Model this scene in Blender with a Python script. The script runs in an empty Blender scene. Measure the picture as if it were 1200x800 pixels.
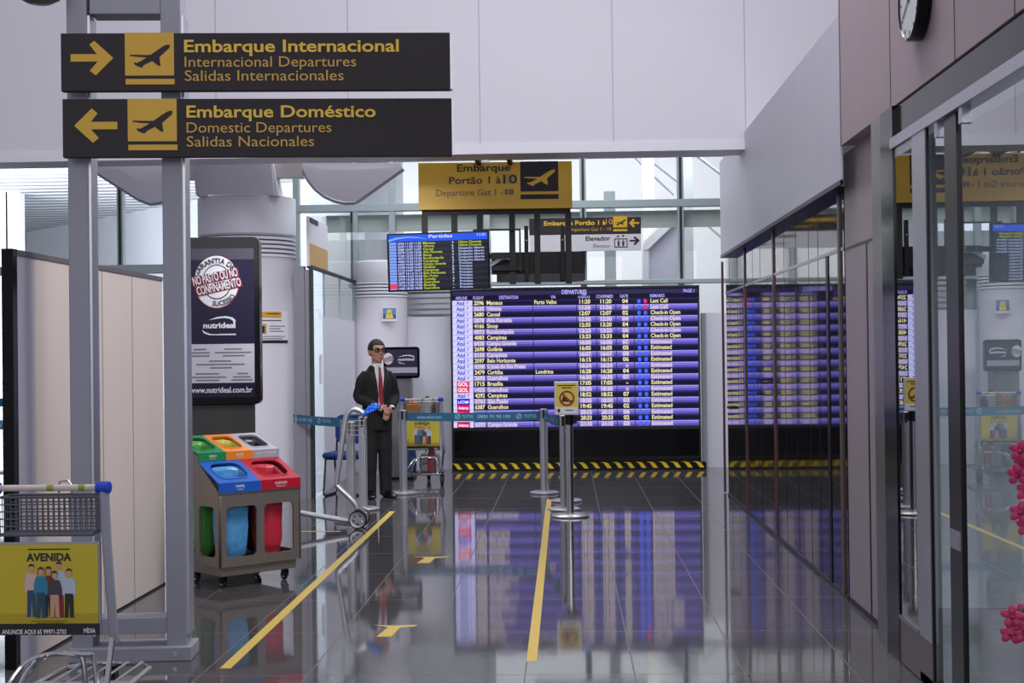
import bpy, bmesh, math, random
from mathutils import Vector, Matrix, noise
random.seed(7)
PI = math.pi
sc = bpy.context.scene
COL = sc.collection

# ------------------------------------------------------------------ camera
FPX, EYE = 1667.0, 1.60                     # focal length in pixels of a 1200 px frame, eye height
VP = (663.0, 414.0)                         # where the hall's long direction vanishes
ROLL = math.radians(0.70)
d_c = Vector((VP[0]-600, -(VP[1]-400), -FPX)).normalized()      # world +Y in camera space
ux, uy = -math.sin(ROLL), math.cos(ROLL)
uz = -(ux*d_c.x + uy*d_c.y)/d_c.z
u_c = Vector((ux, uy, uz)).normalized()                          # world +Z in camera space
r_c = d_c.cross(u_c)                                             # world +X in camera space
R = Matrix((r_c, d_c, u_c))                                      # camera -> world
cam_d = bpy.data.cameras.new('camera'); cam = bpy.data.objects.new('camera', cam_d)
COL.objects.link(cam); sc.camera = cam
cam_d.sensor_width = 36.0; cam_d.lens = 36.0*FPX/1200.0
cam_d.clip_start = 0.05; cam_d.clip_end = 300
CAM = Vector((0, 0, EYE))
cam.matrix_world = Matrix.Translation(CAM) @ R.to_4x4()

def ray(px, py):
    return R @ Vector((px-600, -(py-400), -FPX))
def W(px, py, Y):                           # the point at depth Y seen at a photo position
    v = ray(px, py); return CAM + v*(Y/v.y)
def WX(px, py, X):                          # the point on the plane x = X
    v = ray(px, py); return CAM + v*(X/v.x)
def G(px, py, z=0.0):                       # the point on the floor
    v = ray(px, py); return CAM + v*((z-EYE)/v.z)

# ------------------------------------------------------------------ world, unseen fill lights, exposure
sc.view_settings.view_transform = 'Standard'
try: sc.view_settings.look = 'None'
except Exception: pass
sc.view_settings.gamma = 1.0; sc.view_settings.use_curve_mapping = False
sc.view_settings.exposure = 0.0
wd = bpy.data.worlds.new('World'); sc.world = wd; wd.use_nodes = True
bg = wd.node_tree.nodes['Background']
bg.inputs[0].default_value = (0.78, 0.78, 0.92, 1); bg.inputs[1].default_value = 0.46

def area(name, loc, target, size, power, color=(1, 1, 1), sy=None):
    l = bpy.data.lights.new(name, 'AREA'); l.energy = power; l.color = color
    l.shape = 'RECTANGLE'; l.size = size; l.size_y = sy or size
    o = bpy.data.objects.new(name, l); COL.objects.link(o)
    o.location = loc
    o.rotation_euler = (Vector(target)-Vector(loc)).to_track_quat('-Z', 'Y').to_euler()
    return o
area('front_fill', (-1.0, -7.0, 5.2), (-0.6, 16.0, 1.4), 11.0, 420, (0.96, 0.95, 1.0), 4.0)  # unseen fill panel added behind the camera to lift surfaces facing it
area('hall_fill', (-1.5, 8.0, 7.2), (-1.5, 9.5, 0), 6.0, 75, (0.96, 0.95, 1.0))
area('hall_fill', (1.0, 8.2, 6.4), (-2.8, 8.6, 0.9), 2.4, 260, (0.97, 0.95, 1.0))  # unseen fill added to brighten the hoarding on the left
area('hall_fill', (3.4, 10.2, 6.2), (1.6, 13.4, 4.6), 1.6, 22, (0.97, 0.95, 1.0))
area('back_hall_fill', (-4.4, 21.6, 5.5), (-3.8, 23.2, 2.4), 1.0, 70)  # unseen, added to whiten the panel above the side door
area('departures_fill', (-0.8, 17.3, 5.6), (-0.8, 17.9, 0), 5.0, 190, (0.95, 0.97, 1.0), 3.0)  # unseen overhead fill for the area in front of the board
area('passage_fill', (-2.2, 14.5, 6.6), (-2.8, 16.2, 1.0), 3.0, 45, (0.96, 0.95, 1.0), 0.7)  # unseen fill added behind the bulkhead for the thick column
def spot(name, loc, target, angle, power, radius=.3, color=(.97, .96, 1.0)):
    l = bpy.data.lights.new(name, 'SPOT'); l.energy = power; l.spot_size = math.radians(angle); l.spot_blend = .6; l.shadow_soft_size = radius; l.color = color
    o = bpy.data.objects.new(name, l); COL.objects.link(o); o.location = loc
    o.rotation_euler = (Vector(target)-Vector(loc)).to_track_quat('-Z', 'Y').to_euler(); return o
spot('passage_fill', (-1.2, 8.4, 4.5), (-2.6, 16.0, 0.8), 36, 1000)  # unseen spot added to light the front of the thick column
spot('departures_fill', (-1.0, 14.3, 5.4), (2.1, 20.2, 1.2), 26, 700)  # unseen spot added to brighten the low partition right of the board
area('back_hall_fill', (1.5, 25.0, 6.2), (1.0, 27.5, 1), 5.0, 350, (0.96, 0.98, 1.0))  # unseen area lights put in to brighten the hall beyond the glass
area('back_hall_fill', (-4.0, 25.5, 6.2), (-4.0, 28.0, 1), 3.0, 190, (0.96, 0.98, 1.0))
area('back_hall_fill', (-14.0, 34.0, 2.0), (-14.0, 42.0, 5.0), 8.0, 2200, (0.92, 0.96, 1.0))
area('back_hall_fill', (-5.5, 26.0, 1.5), (-5.5, 30.0, 6.4), 4.0, 260, (0.94, 0.97, 1.0))  # unseen, added pointing upwards to lift the ceiling beyond the glass

# ------------------------------------------------------------------ materials
def lin(c):
    c = c/255.0
    return c/12.92 if c <= 0.04045 else ((c+0.055)/1.055)**2.4
def rgb(c): return (lin(c[0]), lin(c[1]), lin(c[2]), 1.0)
MATS = {}
def mat(name, color, rough=0.5, metal=0.0, emit=None, es=1.0, var=0.06, scale=8.0, bump=0.0, bscale=60.0, coat=0.0):
    if name in MATS: return MATS[name]
    m = bpy.data.materials.new(name); MATS[name] = m; m.use_nodes = True
    nt = m.node_tree; b = nt.nodes['Principled BSDF']
    b.inputs['Roughness'].default_value = rough; b.inputs['Metallic'].default_value = metal
    b.inputs['Coat Weight'].default_value = coat
    tc = nt.nodes.new('ShaderNodeTexCoord')
    if var:
        n = nt.nodes.new('ShaderNodeTexNoise'); n.inputs['Scale'].default_value = scale; n.inputs['Detail'].default_value = 4
        nt.links.new(tc.outputs['Object'], n.inputs['Vector'])
        mx = nt.nodes.new('ShaderNodeMix'); mx.data_type = 'RGBA'
        c = rgb(color)
        mx.inputs[6].default_value = tuple(v*(1-var) for v in c[:3])+(1,)
        mx.inputs[7].default_value = tuple(min(1, v*(1+var)) for v in c[:3])+(1,)
        nt.links.new(n.outputs['Fac'], mx.inputs[0]); nt.links.new(mx.outputs[2], b.inputs['Base Color'])
    else:
        b.inputs['Base Color'].default_value = rgb(color)
    if bump:
        n2 = nt.nodes.new('ShaderNodeTexNoise'); n2.inputs['Scale'].default_value = bscale; n2.inputs['Detail'].default_value = 3
        nt.links.new(tc.outputs['Object'], n2.inputs['Vector'])
        bp = nt.nodes.new('ShaderNodeBump'); bp.inputs['Strength'].default_value = bump; bp.inputs['Distance'].default_value = 0.01
        nt.links.new(n2.outputs['Fac'], bp.inputs['Height']); nt.links.new(bp.outputs['Normal'], b.inputs['Normal'])
    if emit:
        b.inputs['Emission Color'].default_value = rgb(emit); b.inputs['Emission Strength'].default_value = es
    return m
def screen(name, color, es=1.0):            # lit pixels of a display
    m = mat(name, (4, 4, 5), 0.4, 0, color, es, var=0); m.node_tree.nodes['Principled BSDF'].inputs['Specular IOR Level'].default_value = .12
    return m
def glass(name, tint=(0.94, 0.955, 0.95), ior=1.45, rough=0.0, refl=1.0):
    if name in MATS: return MATS[name]
    m = bpy.data.materials.new(name); MATS[name] = m; m.use_nodes = True
    nt = m.node_tree; nt.nodes.clear()
    out = nt.nodes.new('ShaderNodeOutputMaterial'); mx = nt.nodes.new('ShaderNodeMixShader')
    t = nt.nodes.new('ShaderNodeBsdfTransparent'); t.inputs[0].default_value = (*tint, 1)
    g = nt.nodes.new('ShaderNodeBsdfGlossy'); g.inputs['Roughness'].default_value = rough
    g.inputs[0].default_value = (0.92, 0.95, 0.97, 1)
    f = nt.nodes.new('ShaderNodeFresnel'); f.inputs[0].default_value = ior
    k = nt.nodes.new('ShaderNodeMath'); k.operation = 'MULTIPLY'; k.inputs[1].default_value = refl; k.use_clamp = True
    ge = nt.nodes.new('ShaderNodeNewGeometry'); iv = nt.nodes.new('ShaderNodeMath'); iv.operation = 'SUBTRACT'; iv.inputs[0].default_value = 1.0
    fm = nt.nodes.new('ShaderNodeMath'); fm.operation = 'MULTIPLY'
    nt.links.new(ge.outputs['Backfacing'], iv.inputs[1]); nt.links.new(f.outputs[0], fm.inputs[0]); nt.links.new(iv.outputs[0], fm.inputs[1])
    nt.links.new(fm.outputs[0], k.inputs[0]); nt.links.new(k.outputs[0], mx.inputs[0])
    nt.links.new(t.outputs[0], mx.inputs[1]); nt.links.new(g.outputs[0], mx.inputs[2])
    nt.links.new(mx.outputs[0], out.inputs[0])
    return m

def floor_mat():
    m = bpy.data.materials.new('polished granite tiles'); m.use_nodes = True
    nt = m.node_tree; b = nt.nodes['Principled BSDF']; N = nt.nodes.new; L = nt.links.new
    tc = N('ShaderNodeTexCoord'); sp = N('ShaderNodeSeparateXYZ'); L(tc.outputs['Object'], sp.inputs[0])
    def grid(sock, off, size):
        a = N('ShaderNodeMath'); a.operation = 'SUBTRACT'; L(sock, a.inputs[0]); a.inputs[1].default_value = off
        p = N('ShaderNodeMath'); p.operation = 'PINGPONG'; L(a.outputs[0], p.inputs[0]); p.inputs[1].default_value = size/2
        c = N('ShaderNodeMath'); c.operation = 'LESS_THAN'; L(p.outputs[0], c.inputs[0]); c.inputs[1].default_value = 0.0035
        return c.outputs[0]
    gx = grid(sp.outputs[0], 0.323, 0.546); gy = grid(sp.outputs[1], 15.85, 1.092)
    mx = N('ShaderNodeMath'); mx.operation = 'MAXIMUM'; L(gx, mx.inputs[0]); L(gy, mx.inputs[1])
    n = N('ShaderNodeTexNoise'); n.inputs['Scale'].default_value = 90; n.inputs['Detail'].default_value = 6; L(tc.outputs['Object'], n.inputs['Vector'])
    rp = N('ShaderNodeValToRGB'); L(n.outputs['Fac'], rp.inputs[0])
    rp.color_ramp.elements[0].position = .3; rp.color_ramp.elements[0].color = rgb((62, 61, 63))
    rp.color_ramp.elements[1].position = .7; rp.color_ramp.elements[1].color = rgb((96, 94, 96))
    mc = N('ShaderNodeMix'); mc.data_type = 'RGBA'; L(mx.outputs[0], mc.inputs[0]); L(rp.outputs[0], mc.inputs[6])
    mc.inputs[7].default_value = rgb((98, 95, 94)); L(mc.outputs[2], b.inputs['Base Color'])
    mr = N('ShaderNodeMath'); mr.operation = 'MULTIPLY_ADD'; L(mx.outputs[0], mr.inputs[0]); mr.inputs[1].default_value = .4; mr.inputs[2].default_value = .055
    L(mr.outputs[0], b.inputs['Roughness']); b.inputs['IOR'].default_value = 1.62
    n2 = N('ShaderNodeTexNoise'); n2.inputs['Scale'].default_value = 2.2; n2.inputs['Detail'].default_value = 2; L(tc.outputs['Object'], n2.inputs['Vector'])
    bp = N('ShaderNodeBump'); bp.inputs['Strength'].default_value = .05; bp.inputs['Distance'].default_value = .01
    L(n2.outputs['Fac'], bp.inputs['Height']); L(bp.outputs['Normal'], b.inputs['Normal'])
    return m
def wave_mat(name, color, metal, rough, scale, dist, strength, direction='DIAGONAL', distort=2.0):
    m = mat(name, color, rough, metal, var=.05, scale=3)
    nt = m.node_tree; b = nt.nodes['Principled BSDF']
    tc = nt.nodes.new('ShaderNodeTexCoord'); w = nt.nodes.new('ShaderNodeTexWave')
    w.bands_direction = direction; w.inputs['Scale'].default_value = scale; w.inputs['Distortion'].default_value = distort
    w.inputs['Detail Scale'].default_value = .6
    nt.links.new(tc.outputs['Object'], w.inputs['Vector'])
    bp = nt.nodes.new('ShaderNodeBump'); bp.inputs['Strength'].default_value = strength; bp.inputs['Distance'].default_value = dist
    nt.links.new(w.outputs['Fac'], bp.inputs['Height']); nt.links.new(bp.outputs['Normal'], b.inputs['Normal'])
    return m

M_white = mat('white painted panel', (214, 211, 220), .55, var=.02, scale=1.5)
M_white2 = mat('white laminate', (222, 222, 230), .4, var=.02)
M_brightwall = mat('bright white wall', (236, 236, 240), .6, var=.02)
M_cream = mat('cream hoarding board', (224, 211, 203), .6, var=.05, scale=2.0)
M_pink = mat('pinkish stone fascia', (162, 145, 150), .5, var=.07, scale=5)
M_gantry = mat('grey painted steel', (150, 151, 163), .5, var=.05)
M_steel = mat('brushed steel', (176, 174, 174), .32, 1.0, var=.08, scale=25)
M_chrome = mat('chrome', (205, 205, 208), .14, 1.0, var=.02)
M_alu = mat('satin aluminium', (190, 191, 198), .38, .85, var=.05)
M_darksteel = mat('dark stainless steel', (150, 142, 134), .42, .7, var=.08, scale=12)
M_black = mat('black plastic', (16, 16, 18), .35, var=.1)
M_gloss_black = mat('gloss black', (12, 12, 15), .12, var=.1)
M_matte_black = mat('matte black paint', (20, 20, 22), .6, var=.1)
for m_ in (M_black, M_gloss_black): m_.node_tree.nodes['Principled BSDF'].inputs['Specular IOR Level'].default_value = .22
M_rubber = mat('black rubber', (22, 22, 22), .7)
M_sign_dark = mat('charcoal sign face', (33, 27, 31), .65, var=.03)
M_sign_yellow = mat('yellow sign vinyl', (212, 165, 24), .45, var=.03)
M_sign_yellow2 = mat('amber sign lettering', (206, 160, 52), .45, var=.03)
M_sign_bright = mat('bright yellow lettering', (232, 190, 40), .45, var=.02)
M_ink = mat('black ink', (26, 24, 26), .5, var=.02)
M_greyink = mat('grey ink', (120, 118, 124), .5, var=.02)
M_paper = mat('white paper', (225, 224, 230), .6, var=.02)
M_navy = mat('navy poster print', (30, 25, 54), .3, var=.08, scale=14)
M_navy.node_tree.nodes['Principled BSDF'].inputs['Specular IOR Level'].default_value = .25
M_lilacprint = mat('pale lilac poster print', (203, 200, 212), .4, var=.03)
M_redprint = mat('dark red print', (112, 20, 44), .4, var=.05)
M_frame = mat('pale green grey window frame', (168, 182, 184), .4, .3, var=.04)
M_framedark = mat('dark gasket', (30, 38, 40), .5)
M_tape = mat('teal barrier tape', (22, 92, 128), .6, var=.05)
M_tapetext = mat('pale tape print', (140, 190, 206), .6, var=.02)
M_yellowline = mat('yellow floor tape', (214, 184, 84), .45, var=.1, scale=30)
M_hazyellow = mat('hazard yellow', (226, 196, 20), .5, var=.06)
M_blue = mat('blue lid paint', (28, 92, 190), .35, var=.03)
M_red = mat('red lid paint', (186, 26, 46), .35, var=.03)
M_green = mat('green lid paint', (36, 138, 84), .35, var=.03)
M_orange = mat('orange lid paint', (236, 140, 44), .35, var=.03)
M_greylid = mat('grey lid paint', (172, 170, 182), .35, var=.03)
M_glass = glass('clear glass')
M_doorglass = glass('door glass', (0.78, 0.83, 0.85), 1.6, 0.0, 2.0)
M_softglass = glass('anti-reflective glass', (0.95, 0.97, 0.97), 1.16)

# ------------------------------------------------------------------ mesh helpers
class MB:
    def __init__(self): self.v = []; self.f = []; self.mi = 0; self.fm = []
    def add(self, vs, fs):
        o = len(self.v); self.v += [Vector(p) for p in vs]
        for f in fs: self.f.append([i+o for i in f]); self.fm.append(self.mi)
        return self
    def quad(self, *p): return self.add(p, [list(range(len(p)))])
    def box(self, x0, x1, y0, y1, z0, z1, M=None):
        vs = [Vector((x, y, z)) for z in (z0, z1) for y in (y0, y1) for x in (x0, x1)]
        if M is not None: vs = [M @ v for v in vs]
        return self.add(vs, [[0, 2, 3, 1], [4, 5, 7, 6], [0, 1, 5, 4], [2, 6, 7, 3], [0, 4, 6, 2], [1, 3, 7, 5]])
    def ring(self, c, n, r, seg, up=None, ry=None):
        n = n.normalized(); up = up or (Vector((0, 0, 1)) if abs(n.z) < .9 else Vector((1, 0, 0)))
        a = up.cross(n).normalized(); b = n.cross(a)
        ry = r if ry is None else ry
        return [c + a*(r*math.cos(2*PI*i/seg)) + b*(ry*math.sin(2*PI*i/seg)) for i in range(seg)]
    def tube(self, pts, r, seg=10, closed=False, caps=True):
        pts = [Vector(p) for p in pts]; n = len(pts); rs = r if isinstance(r, (list, tuple)) else [r]*n
        rings = []; up = None
        for i, p in enumerate(pts):
            if closed: t = pts[(i+1) % n]-pts[i-1]
            else: t = pts[min(i+1, n-1)]-pts[max(i-1, 0)]
            t = t.normalized()
            if up is None: up = Vector((0, 0, 1)) if abs(t.z) < .9 else Vector((0, 1, 0))
            a = up.cross(t)
            if a.length < 1e-4: a = Vector((1, 0, 0)).cross(t)
            a.normalize(); b = t.cross(a); up = b
            rings.append([p + a*(rs[i]*math.cos(2*PI*k/seg)) + b*(rs[i]*math.sin(2*PI*k/seg)) for k in range(seg)])
        vs = [v for rg in rings for v in rg]; fs = []
        for i in range(n if closed else n-1):
            j = (i+1) % n
            for k in range(seg):
                fs.append([i*seg+k, i*seg+(k+1) % seg, j*seg+(k+1) % seg, j*seg+k])
        if not closed and caps: fs.append(list(range(seg))[::-1]); fs.append([(n-1)*seg+k for k in range(seg)])
        return self.add(vs, fs)
    def cyl(self, p0, p1, r, seg=20): return self.tube([p0, p1], r, seg)
    def loft(self, rings, cap=True):
        s = len(rings[0]); vs = [v for rg in rings for v in rg]; fs = []
        for i in range(len(rings)-1):
            for k in range(s): fs.append([i*s+k, i*s+(k+1) % s, (i+1)*s+(k+1) % s, (i+1)*s+k])
        if cap: fs.append(list(range(s))[::-1]); fs.append([(len(rings)-1)*s+k for k in range(s)])
        return self.add(vs, fs)
    def lathe(self, prof, c=(0, 0, 0), seg=40, a0=0, a1=2*PI, cap=True):
        c = Vector(c); full = abs(a1-a0-2*PI) < 1e-6; n = seg if full else seg+1
        rings = [[c+Vector((r*math.cos(a0+(a1-a0)*k/seg), r*math.sin(a0+(a1-a0)*k/seg), z)) for k in range(n)] for r, z in prof]
        vs = [v for rg in rings for v in rg]; fs = []
        for i in range(len(prof)-1):
            for k in range(n if full else n-1):
                fs.append([i*n+k, i*n+(k+1) % n, (i+1)*n+(k+1) % n, (i+1)*n+k])
        if full and cap: fs.append(list(range(n))[::-1]); fs.append([(len(prof)-1)*n+k for k in range(n)])
        return self.add(vs, fs)
    def ball(self, c, rx, ry=None, rz=None, M=None, u=16, v=10):
        ry = rx if ry is None else ry; rz = rx if rz is None else rz; c = Vector(c); rings = []
        vs = []; fs = []
        for j in range(1, v):
            t = PI*j/v
            for i in range(u):
                p = Vector((rx*math.sin(t)*math.cos(2*PI*i/u), ry*math.sin(t)*math.sin(2*PI*i/u), -rz*math.cos(t)))
                vs.append(c + (M @ p if M is not None else p))
        lo = Vector((0, 0, -rz)); hi = Vector((0, 0, rz))
        vs += [c+(M @ lo if M is not None else lo), c+(M @ hi if M is not None else hi)]
        for j in range(v-2):
            for i in range(u): fs.append([j*u+i, j*u+(i+1) % u, (j+1)*u+(i+1) % u, (j+1)*u+i])
        b = len(vs)-2
        for i in range(u):
            fs.append([b, (i+1) % u, i]); fs.append([b+1, (v-2)*u+i, (v-2)*u+(i+1) % u])
        return self.add(vs, fs)
    def prism(self, poly, y0, y1, M=None):      # polygon in x,z ; extruded along y
        n = len(poly)
        vs = [Vector((x, y0, z)) for x, z in poly]+[Vector((x, y1, z)) for x, z in poly]
        if M is not None: vs = [M @ p for p in vs]
        fs = [list(range(n)), [n+i for i in range(n)][::-1]]
        for i in range(n): fs.append([i, (i+1) % n, n+(i+1) % n, n+i])
        return self.add(vs, fs)
    def mesh(self, name, mats, smooth=False, normals=True):
        me = bpy.data.meshes.new(name); me.from_pydata([tuple(p) for p in self.v], [], self.f)
        for m in (mats if isinstance(mats, (list, tuple)) else [mats]): me.materials.append(m)
        for p, k in zip(me.polygons, self.fm): p.material_index = k
        if normals:
            bm = bmesh.new(); bm.from_mesh(me); bmesh.ops.recalc_face_normals(bm, faces=bm.faces[:]); bm.to_mesh(me); bm.free()
        if smooth:
            for p in me.polygons: p.use_smooth = True
            try: me.set_sharp_from_angle(angle=math.radians(35))
            except Exception: pass
        return me
    def build(self, name, mats, parent=None, smooth=False, bevel=0, loc=None, rot=None, normals=True):
        return link(name, self.mesh(name, mats, smooth, normals), parent, bevel, loc, rot)
def link(name, me, parent=None, bevel=0, loc=None, rot=None):
    o = bpy.data.objects.new(name, me); COL.objects.link(o)
    if parent is not None: o.parent = parent
    if loc is not None: o.location = loc
    if rot is not None: o.rotation_euler = rot
    if bevel:
        b = o.modifiers.new('bevel', 'BEVEL'); b.width = bevel; b.segments = 2; b.limit_method = 'ANGLE'
    return o
def tag(o, label, cat, group=None, kind=None):
    o['label'] = label; o['category'] = cat
    if group: o['group'] = group
    if kind: o['kind'] = kind
    return o
def thing(name, label, cat, loc=(0, 0, 0), rot=(0, 0, 0), group=None):
    o = bpy.data.objects.new(name, None); COL.objects.link(o); o.empty_display_size = .1
    o.location = loc; o.rotation_euler = rot
    return tag(o, label, cat, group)
def struct(o, label=None, cat=None):
    o['kind'] = 'structure'
    if label: o['label'] = label
    if cat: o['category'] = cat
    return o
def copy_tree(o, parent=None):
    c = o.copy(); COL.objects.link(c)
    if parent is not None: c.parent = parent
    for ch in list(o.children): copy_tree(ch, c)
    return c
def rrect(x0, x1, z0, z1, r, n=5):
    out = []
    for cx, cz, a in ((x1-r, z0+r, -PI/2), (x1-r, z1-r, 0), (x0+r, z1-r, PI/2), (x0+r, z0+r, PI)):
        for i in range(n+1):
            t = a+PI/2*i/n; out.append((cx+r*math.cos(t), cz+r*math.sin(t)))
    return out
def circle(cx, cz, r, n=32, rz=None):
    rz = r if rz is None else rz
    return [(cx+r*math.cos(2*PI*i/n), cz+rz*math.sin(2*PI*i/n)) for i in range(n)]
def bezier(pts, n=8):                         # smooth polyline through points
    pts = [Vector(p) for p in pts]; out = []
    for i in range(len(pts)-1):
        p0 = pts[max(i-1, 0)]; p1 = pts[i]; p2 = pts[i+1]; p3 = pts[min(i+2, len(pts)-1)]
        for k in range(n):
            t = k/n
            out.append(.5*((2*p1)+(p2-p0)*t+(2*p0-5*p1+4*p2-p3)*t*t+(3*p1-p0-3*p2+p3)*t**3))
    out.append(pts[-1]); return out
def holed(outer, holes, th):                  # plate in the x,z plane with holes, front at y=0, back at y=th
    cu = bpy.data.curves.new('plate', 'CURVE'); cu.dimensions = '2D'; cu.fill_mode = 'BOTH'; cu.extrude = th/2
    for poly in [outer]+holes:
        s = cu.splines.new('POLY'); s.points.add(len(poly)-1); s.use_cyclic_u = True
        for p, (x, z) in zip(s.points, poly): p.co = (x, z, 0, 1)
    o = bpy.data.objects.new('plate', cu); COL.objects.link(o); bpy.context.view_layer.update()
    me = bpy.data.meshes.new_from_object(o.evaluated_get(bpy.context.evaluated_depsgraph_get()))
    bpy.data.objects.remove(o)
    for v in me.vertices: v.co = Vector((v.co.x, th/2-v.co.z, v.co.y))
    return me
def bake(o):                                  # apply the modifiers of a freshly built object
    bpy.context.view_layer.update()
    me = bpy.data.meshes.new_from_object(o.evaluated_get(bpy.context.evaluated_depsgraph_get()))
    o.modifiers.clear(); o.data = me
    for p in me.polygons: p.use_smooth = True
    return o
# lettering: strings become flat filled meshes in the x,z plane
_cu = bpy.data.curves.new('lettering', 'FONT'); _to = bpy.data.objects.new('lettering', _cu)
_cache = {}
def glyphs(s, bold):
    key = (s, bold)
    if key in _cache: return _cache[key]
    _cu.body = s; _cu.size = 1.0; _cu.offset = bold; _cu.resolution_u = 3
    COL.objects.link(_to); bpy.context.view_layer.update()
    me = bpy.data.meshes.new_from_object(_to.evaluated_get(bpy.context.evaluated_depsgraph_get()))
    COL.objects.unlink(_to)
    vs = [tuple(v.co) for v in me.vertices]; fs = [list(p.vertices) for p in me.polygons]
    bpy.data.meshes.remove(me); _cache[key] = (vs, fs); return vs, fs
_h = glyphs('H', 0.0)[0]; CAPH = max(v[1] for v in _h)-min(v[1] for v in _h)
def put_text(mb, s, x, z, cap, width=None, align='L', bold=0.0, y=0.0, curve=None, slant=0.0):
    if not s: return
    vs, fs = glyphs(s, bold)
    k = cap/CAPH; xs = [v[0] for v in vs]; x0, x1 = min(xs), max(xs); w = (x1-x0)*k
    kx = k*(width/w) if width else k*.9
    w = (x1-x0)*kx; off = {'L': 0, 'C': -w/2, 'R': -w}[align]
    pts = []
    for v in vs:
        px = (v[0]-x0)*kx+off; pz = v[1]*k
        if curve:                             # (radius, centre angle, inside-out flag): letters bent along an arc
            rad, a, sgn = curve
            t = a - sgn*px/rad; rr = rad+sgn*pz
            pts.append((x+rr*math.cos(t), y, z+rr*math.sin(t)))
        else: pts.append((x+px+slant*pz, y, z+pz))
    mb.add(pts, fs)
class Face:
    """a flat printed face: photo offsets from its top left corner become metres on the face"""
    def __init__(self, parent, ox, oy, s, y=0.0): self.p = parent; self.ox = ox; self.oy = oy; self.s = s; self.y = y
    def x(self, px): return (px-self.ox)/self.s
    def z(self, py): return -(py-self.oy)/self.s
    def rect(self, name, m, x0, y0, x1, y1, lift=.002, parent=None, th=None):
        mb = MB(); mb.box(self.x(x0), self.x(x1), self.y-lift, self.y-lift+(th or .0015), self.z(y1), self.z(y0))
        return mb.build(name, m, parent or self.p)
    def poly(self, name, m, polys, lift=.003, parent=None):
        mb = MB()
        for pl in polys: mb.prism([(self.x(a), self.z(b)) for a, b in pl], self.y-lift, self.y-lift+.0012)
        return mb.build(name, m, parent or self.p)
    def text(self, name, m, items, lift=.004, parent=None):   # items: (string, x, baseline y, cap height px, width px, align, bold)
        mb = MB()
        for it in items:
            s, x, yb, cap, wd_ = it[:5]; al = it[5] if len(it) > 5 else 'L'; bo = it[6] if len(it) > 6 else 0.0
            put_text(mb, s, self.x(x), self.z(yb), cap/self.s, wd_/self.s if wd_ else None, al, bo, self.y-lift)
        return mb.build(name, m, parent or self.p, normals=False)
def facing(pl, pr, Y):
    """left end, yaw and width of a level edge seen between two photo points, its left end at depth Y"""
    a = W(pl[0], pl[1], Y); v = ray(*pr); b = CAM+v*((a.z-EYE)/v.z)
    return a, math.atan2(b.y-a.y, b.x-a.x), math.hypot(b.x-a.x, b.y-a.y)
PLANE = [(792, 210), (788, 226), (742, 268), (748, 312), (735, 309), (708, 287), (668, 308), (662, 320), (648, 316), (628, 306), (622, 293), (638, 296), (652, 289), (684, 270), (640, 267), (604, 262), (606, 256), (680, 258), (702, 257), (758, 217), (778, 208)]
PLANE = [((x-582)/228, (y-150)/207) for x, y in PLANE]
def plane_poly(x0, y0, x1, y1): return [(x0+u*(x1-x0), y0+v*(y1-y0)) for u, v in PLANE]
# ================================================================== THE SETTING
M_floor = floor_mat()
mb = MB(); mb.box(-30, 9, -4, 62, -.1, 0); struct(mb.build('floor', M_floor), 'polished dark granite tile floor of the departure hall', 'floor')

# ---- bulkhead over the passage
YB = 13.4; ZB = 3.49
mb = MB(); mb.box(-13, 6, YB, YB+.35, ZB+.09, 9.0)
wb = struct(mb.build('wall_back', M_white), 'tall white panelled bulkhead above the passage', 'wall')
mb = MB()
for px in (-57, 98, 253, 408, 562, 718, 873, 1030):
    x = W(px, 90, YB).x; mb.box(x-.004, x+.004, YB-.003, YB+.001, ZB+.09, 9.0)
struct(mb.build('panel_seam', mat('panel seam grey', (176, 174, 188), .6), wb))
mb = MB(); mb.box(-13, 1.95, YB-.02, YB+.4, ZB, ZB+.088)
struct(mb.build('trim_1', M_white2), 'white bottom edge trim of the bulkhead', 'trim')

# ---- right hand wall: mirror-dark granite doors, corrugated metal band, pink stone shopfront
M_granite = mat('black mirror granite', (26, 24, 27), .05, var=.3, scale=7)
nt = M_granite.node_tree; b_ = nt.nodes['Principled BSDF']; b_.inputs['IOR'].default_value = 1.85
tc_ = nt.nodes.new('ShaderNodeTexCoord'); mp_ = nt.nodes.new('ShaderNodeMapping'); mp_.inputs['Scale'].default_value = (1, 1.6, .12)
n_ = nt.nodes.new('ShaderNodeTexNoise'); n_.inputs['Scale'].default_value = 2.0; n_.inputs['Detail'].default_value = 1
nt.links.new(tc_.outputs['Object'], mp_.inputs[0]); nt.links.new(mp_.outputs[0], n_.inputs['Vector'])
bp_ = nt.nodes.new('ShaderNodeBump'); bp_.inputs['Strength'].default_value = .10; bp_.inputs['Distance'].default_value = .01
nt.links.new(n_.outputs['Fac'], bp_.inputs['Height']); nt.links.new(bp_.outputs['Normal'], b_.inputs['Normal'])
XR = 1.79; Y0, Y1 = 9.18, 15.9
mb = MB(); mb.box(XR, XR+.2, Y0, Y1, 0, 2.64)
wr = struct(mb.build('wall_right', M_granite), 'dark mirror-polished granite panel wall on the right', 'wall')
M_brown = mat('reddish brown edge strip', (94, 58, 54), .3, var=.1)
for px, m in ((875, M_brown), (909, M_brown), (987, mat('brown stone edge', (96, 80, 74), .4)), (848.6, M_brown)):
    y = WX(px, 480, XR).y; mb = MB(); mb.box(XR-.012, XR+.01, y-.03, y+.03, .01, 2.62); struct(mb.build('edge_strip', m, wr))
y = WX(972, 480, XR).y; mb = MB(); mb.box(XR-.006, XR+.01, y-.04, y+.04, .01, 2.24); struct(mb.build('door_gap', M_black, wr))
mb = MB()
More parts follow.
